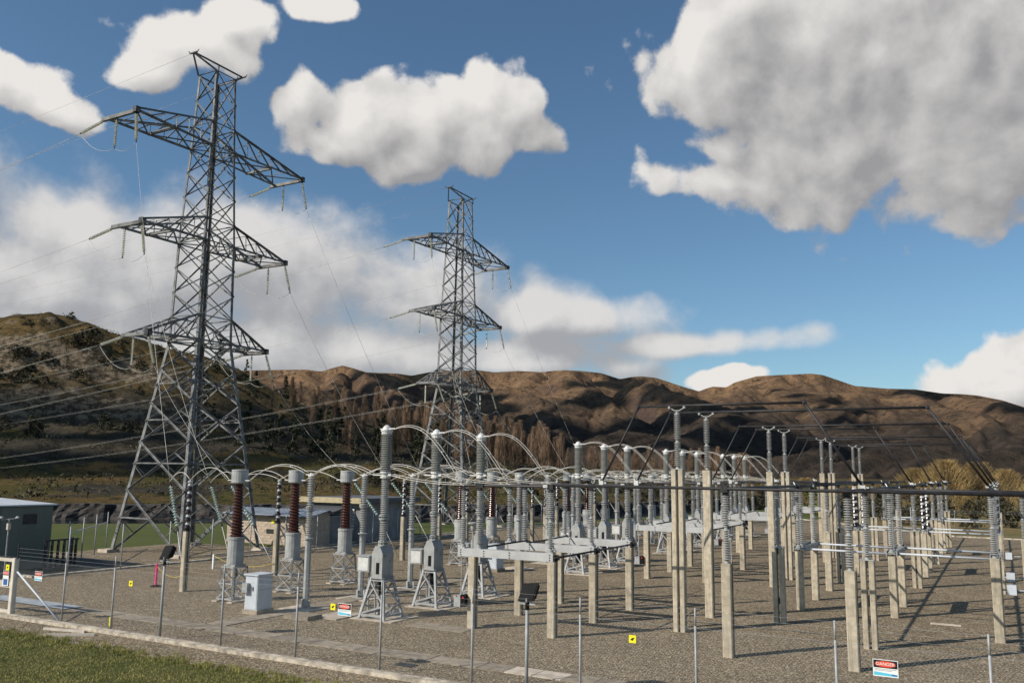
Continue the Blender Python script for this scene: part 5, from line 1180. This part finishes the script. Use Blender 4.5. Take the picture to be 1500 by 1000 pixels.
# ground-hugging scrub on the hill and bank
q = random.Random(11); sb = MB(); 
for i in range(2600):
    a = q.uniform(-.62, .25); r_ = 105+q.random()**.8*230; x, y = pol(a, r_); s_, al_ = river_s(np.array(x), np.array(y))
    if s_ < 10.5: continue
    z = gz(x, y); k_ = q.uniform(.25, .8)
    for j in range(16):
        p = Vector((x+q.gauss(0, k_*.8), y+q.gauss(0, k_*.8), z+abs(q.gauss(0, k_*.5)))); u = Vector((q.uniform(-1, 1), q.uniform(-1, 1), q.uniform(-1, 1))).normalized()*k_*.45; v = u.cross(Vector((q.uniform(-1, 1), q.uniform(-1, 1), 1))).normalized()*k_*.3
        o = len(sb.v); sb.v += [tuple(p-u), tuple(p+v), tuple(p+u)]; sb.f.append((o, o+1, o+2))
tag(struct('hill_scrub', sb, 'scrub', 'stuff'), 'low dark scrub scattered over bank and hillside', 'scrub', kind='stuff')
# loose stones lying on the gravel
pb = MB()
for i in range(11000):
    y = 17.35+q.random()**1.7*17; x = q.uniform(-31, 3); k_ = q.uniform(.012, .034); o = len(pb.v)
    if 18.7 < y < 19.12: continue
    a = q.uniform(0, 1.57); ca, sa = math.cos(a)*k_, math.sin(a)*k_
    pb.v += [(x+ca, y+sa, .014), (x-sa, y+ca*.8, .014), (x-ca, y-sa, .014), (x+sa, y-ca*.8, .014), (x+q.uniform(-.3, .3)*k_, y, .014+k_*q.uniform(.5, 1.0))]
    pb.f += [(o, o+1, o+4), (o+1, o+2, o+4), (o+2, o+3, o+4), (o+3, o, o+4)]
tag(struct('gravel_stones', pb, mat('loose_stone', (.15, .125, .09), .9, 0, scale=9, coord='World', col2=(.42, .37, .29), rnd_amt=0), 'stuff'), 'loose stones scattered over the gravel yard', 'gravel', kind='stuff')
# foreground grass
gb = MB()
for i in range(60000):
    x = q.uniform(-28.5, -12.5); y = q.uniform(11.0, 17.42+.25*math.sin(x*1.3))
    if y < 10.6: continue
    h_ = q.uniform(.015, .06)*(1.7 if q.random() < .1 else 1); a = q.uniform(0, 6.28); dx, dy = math.cos(a)*.009, math.sin(a)*.009; l = q.uniform(-.05, .05); l2 = q.uniform(-.05, .05)
    o = len(gb.v); gb.v += [(x-dx, y-dy, .005), (x+dx, y+dy, .005), (x+l, y+l2, h_)]; gb.f.append((o, o+1, o+2))
for i in range(260):
    cx, cy = q.uniform(-28.5, -13), 17.3+q.gauss(0, .22)
    for j in range(26):
        x, y = cx+q.gauss(0, .07), cy+q.gauss(0, .06); h_ = q.uniform(.05, .15); l = q.uniform(-.06, .06); l2 = q.uniform(-.06, .06); a = q.uniform(0, 6.28); dx, dy = math.cos(a)*.008, math.sin(a)*.008
        o = len(gb.v); gb.v += [(x-dx, y-dy, .01), (x+dx, y+dy, .01), (x+l, y+l2, h_)]; gb.f.append((o, o+1, o+2))
tag(struct('grass', gb, 'grassblade', 'stuff'), 'short mown grass in the lower left foreground', 'grass', kind='stuff')
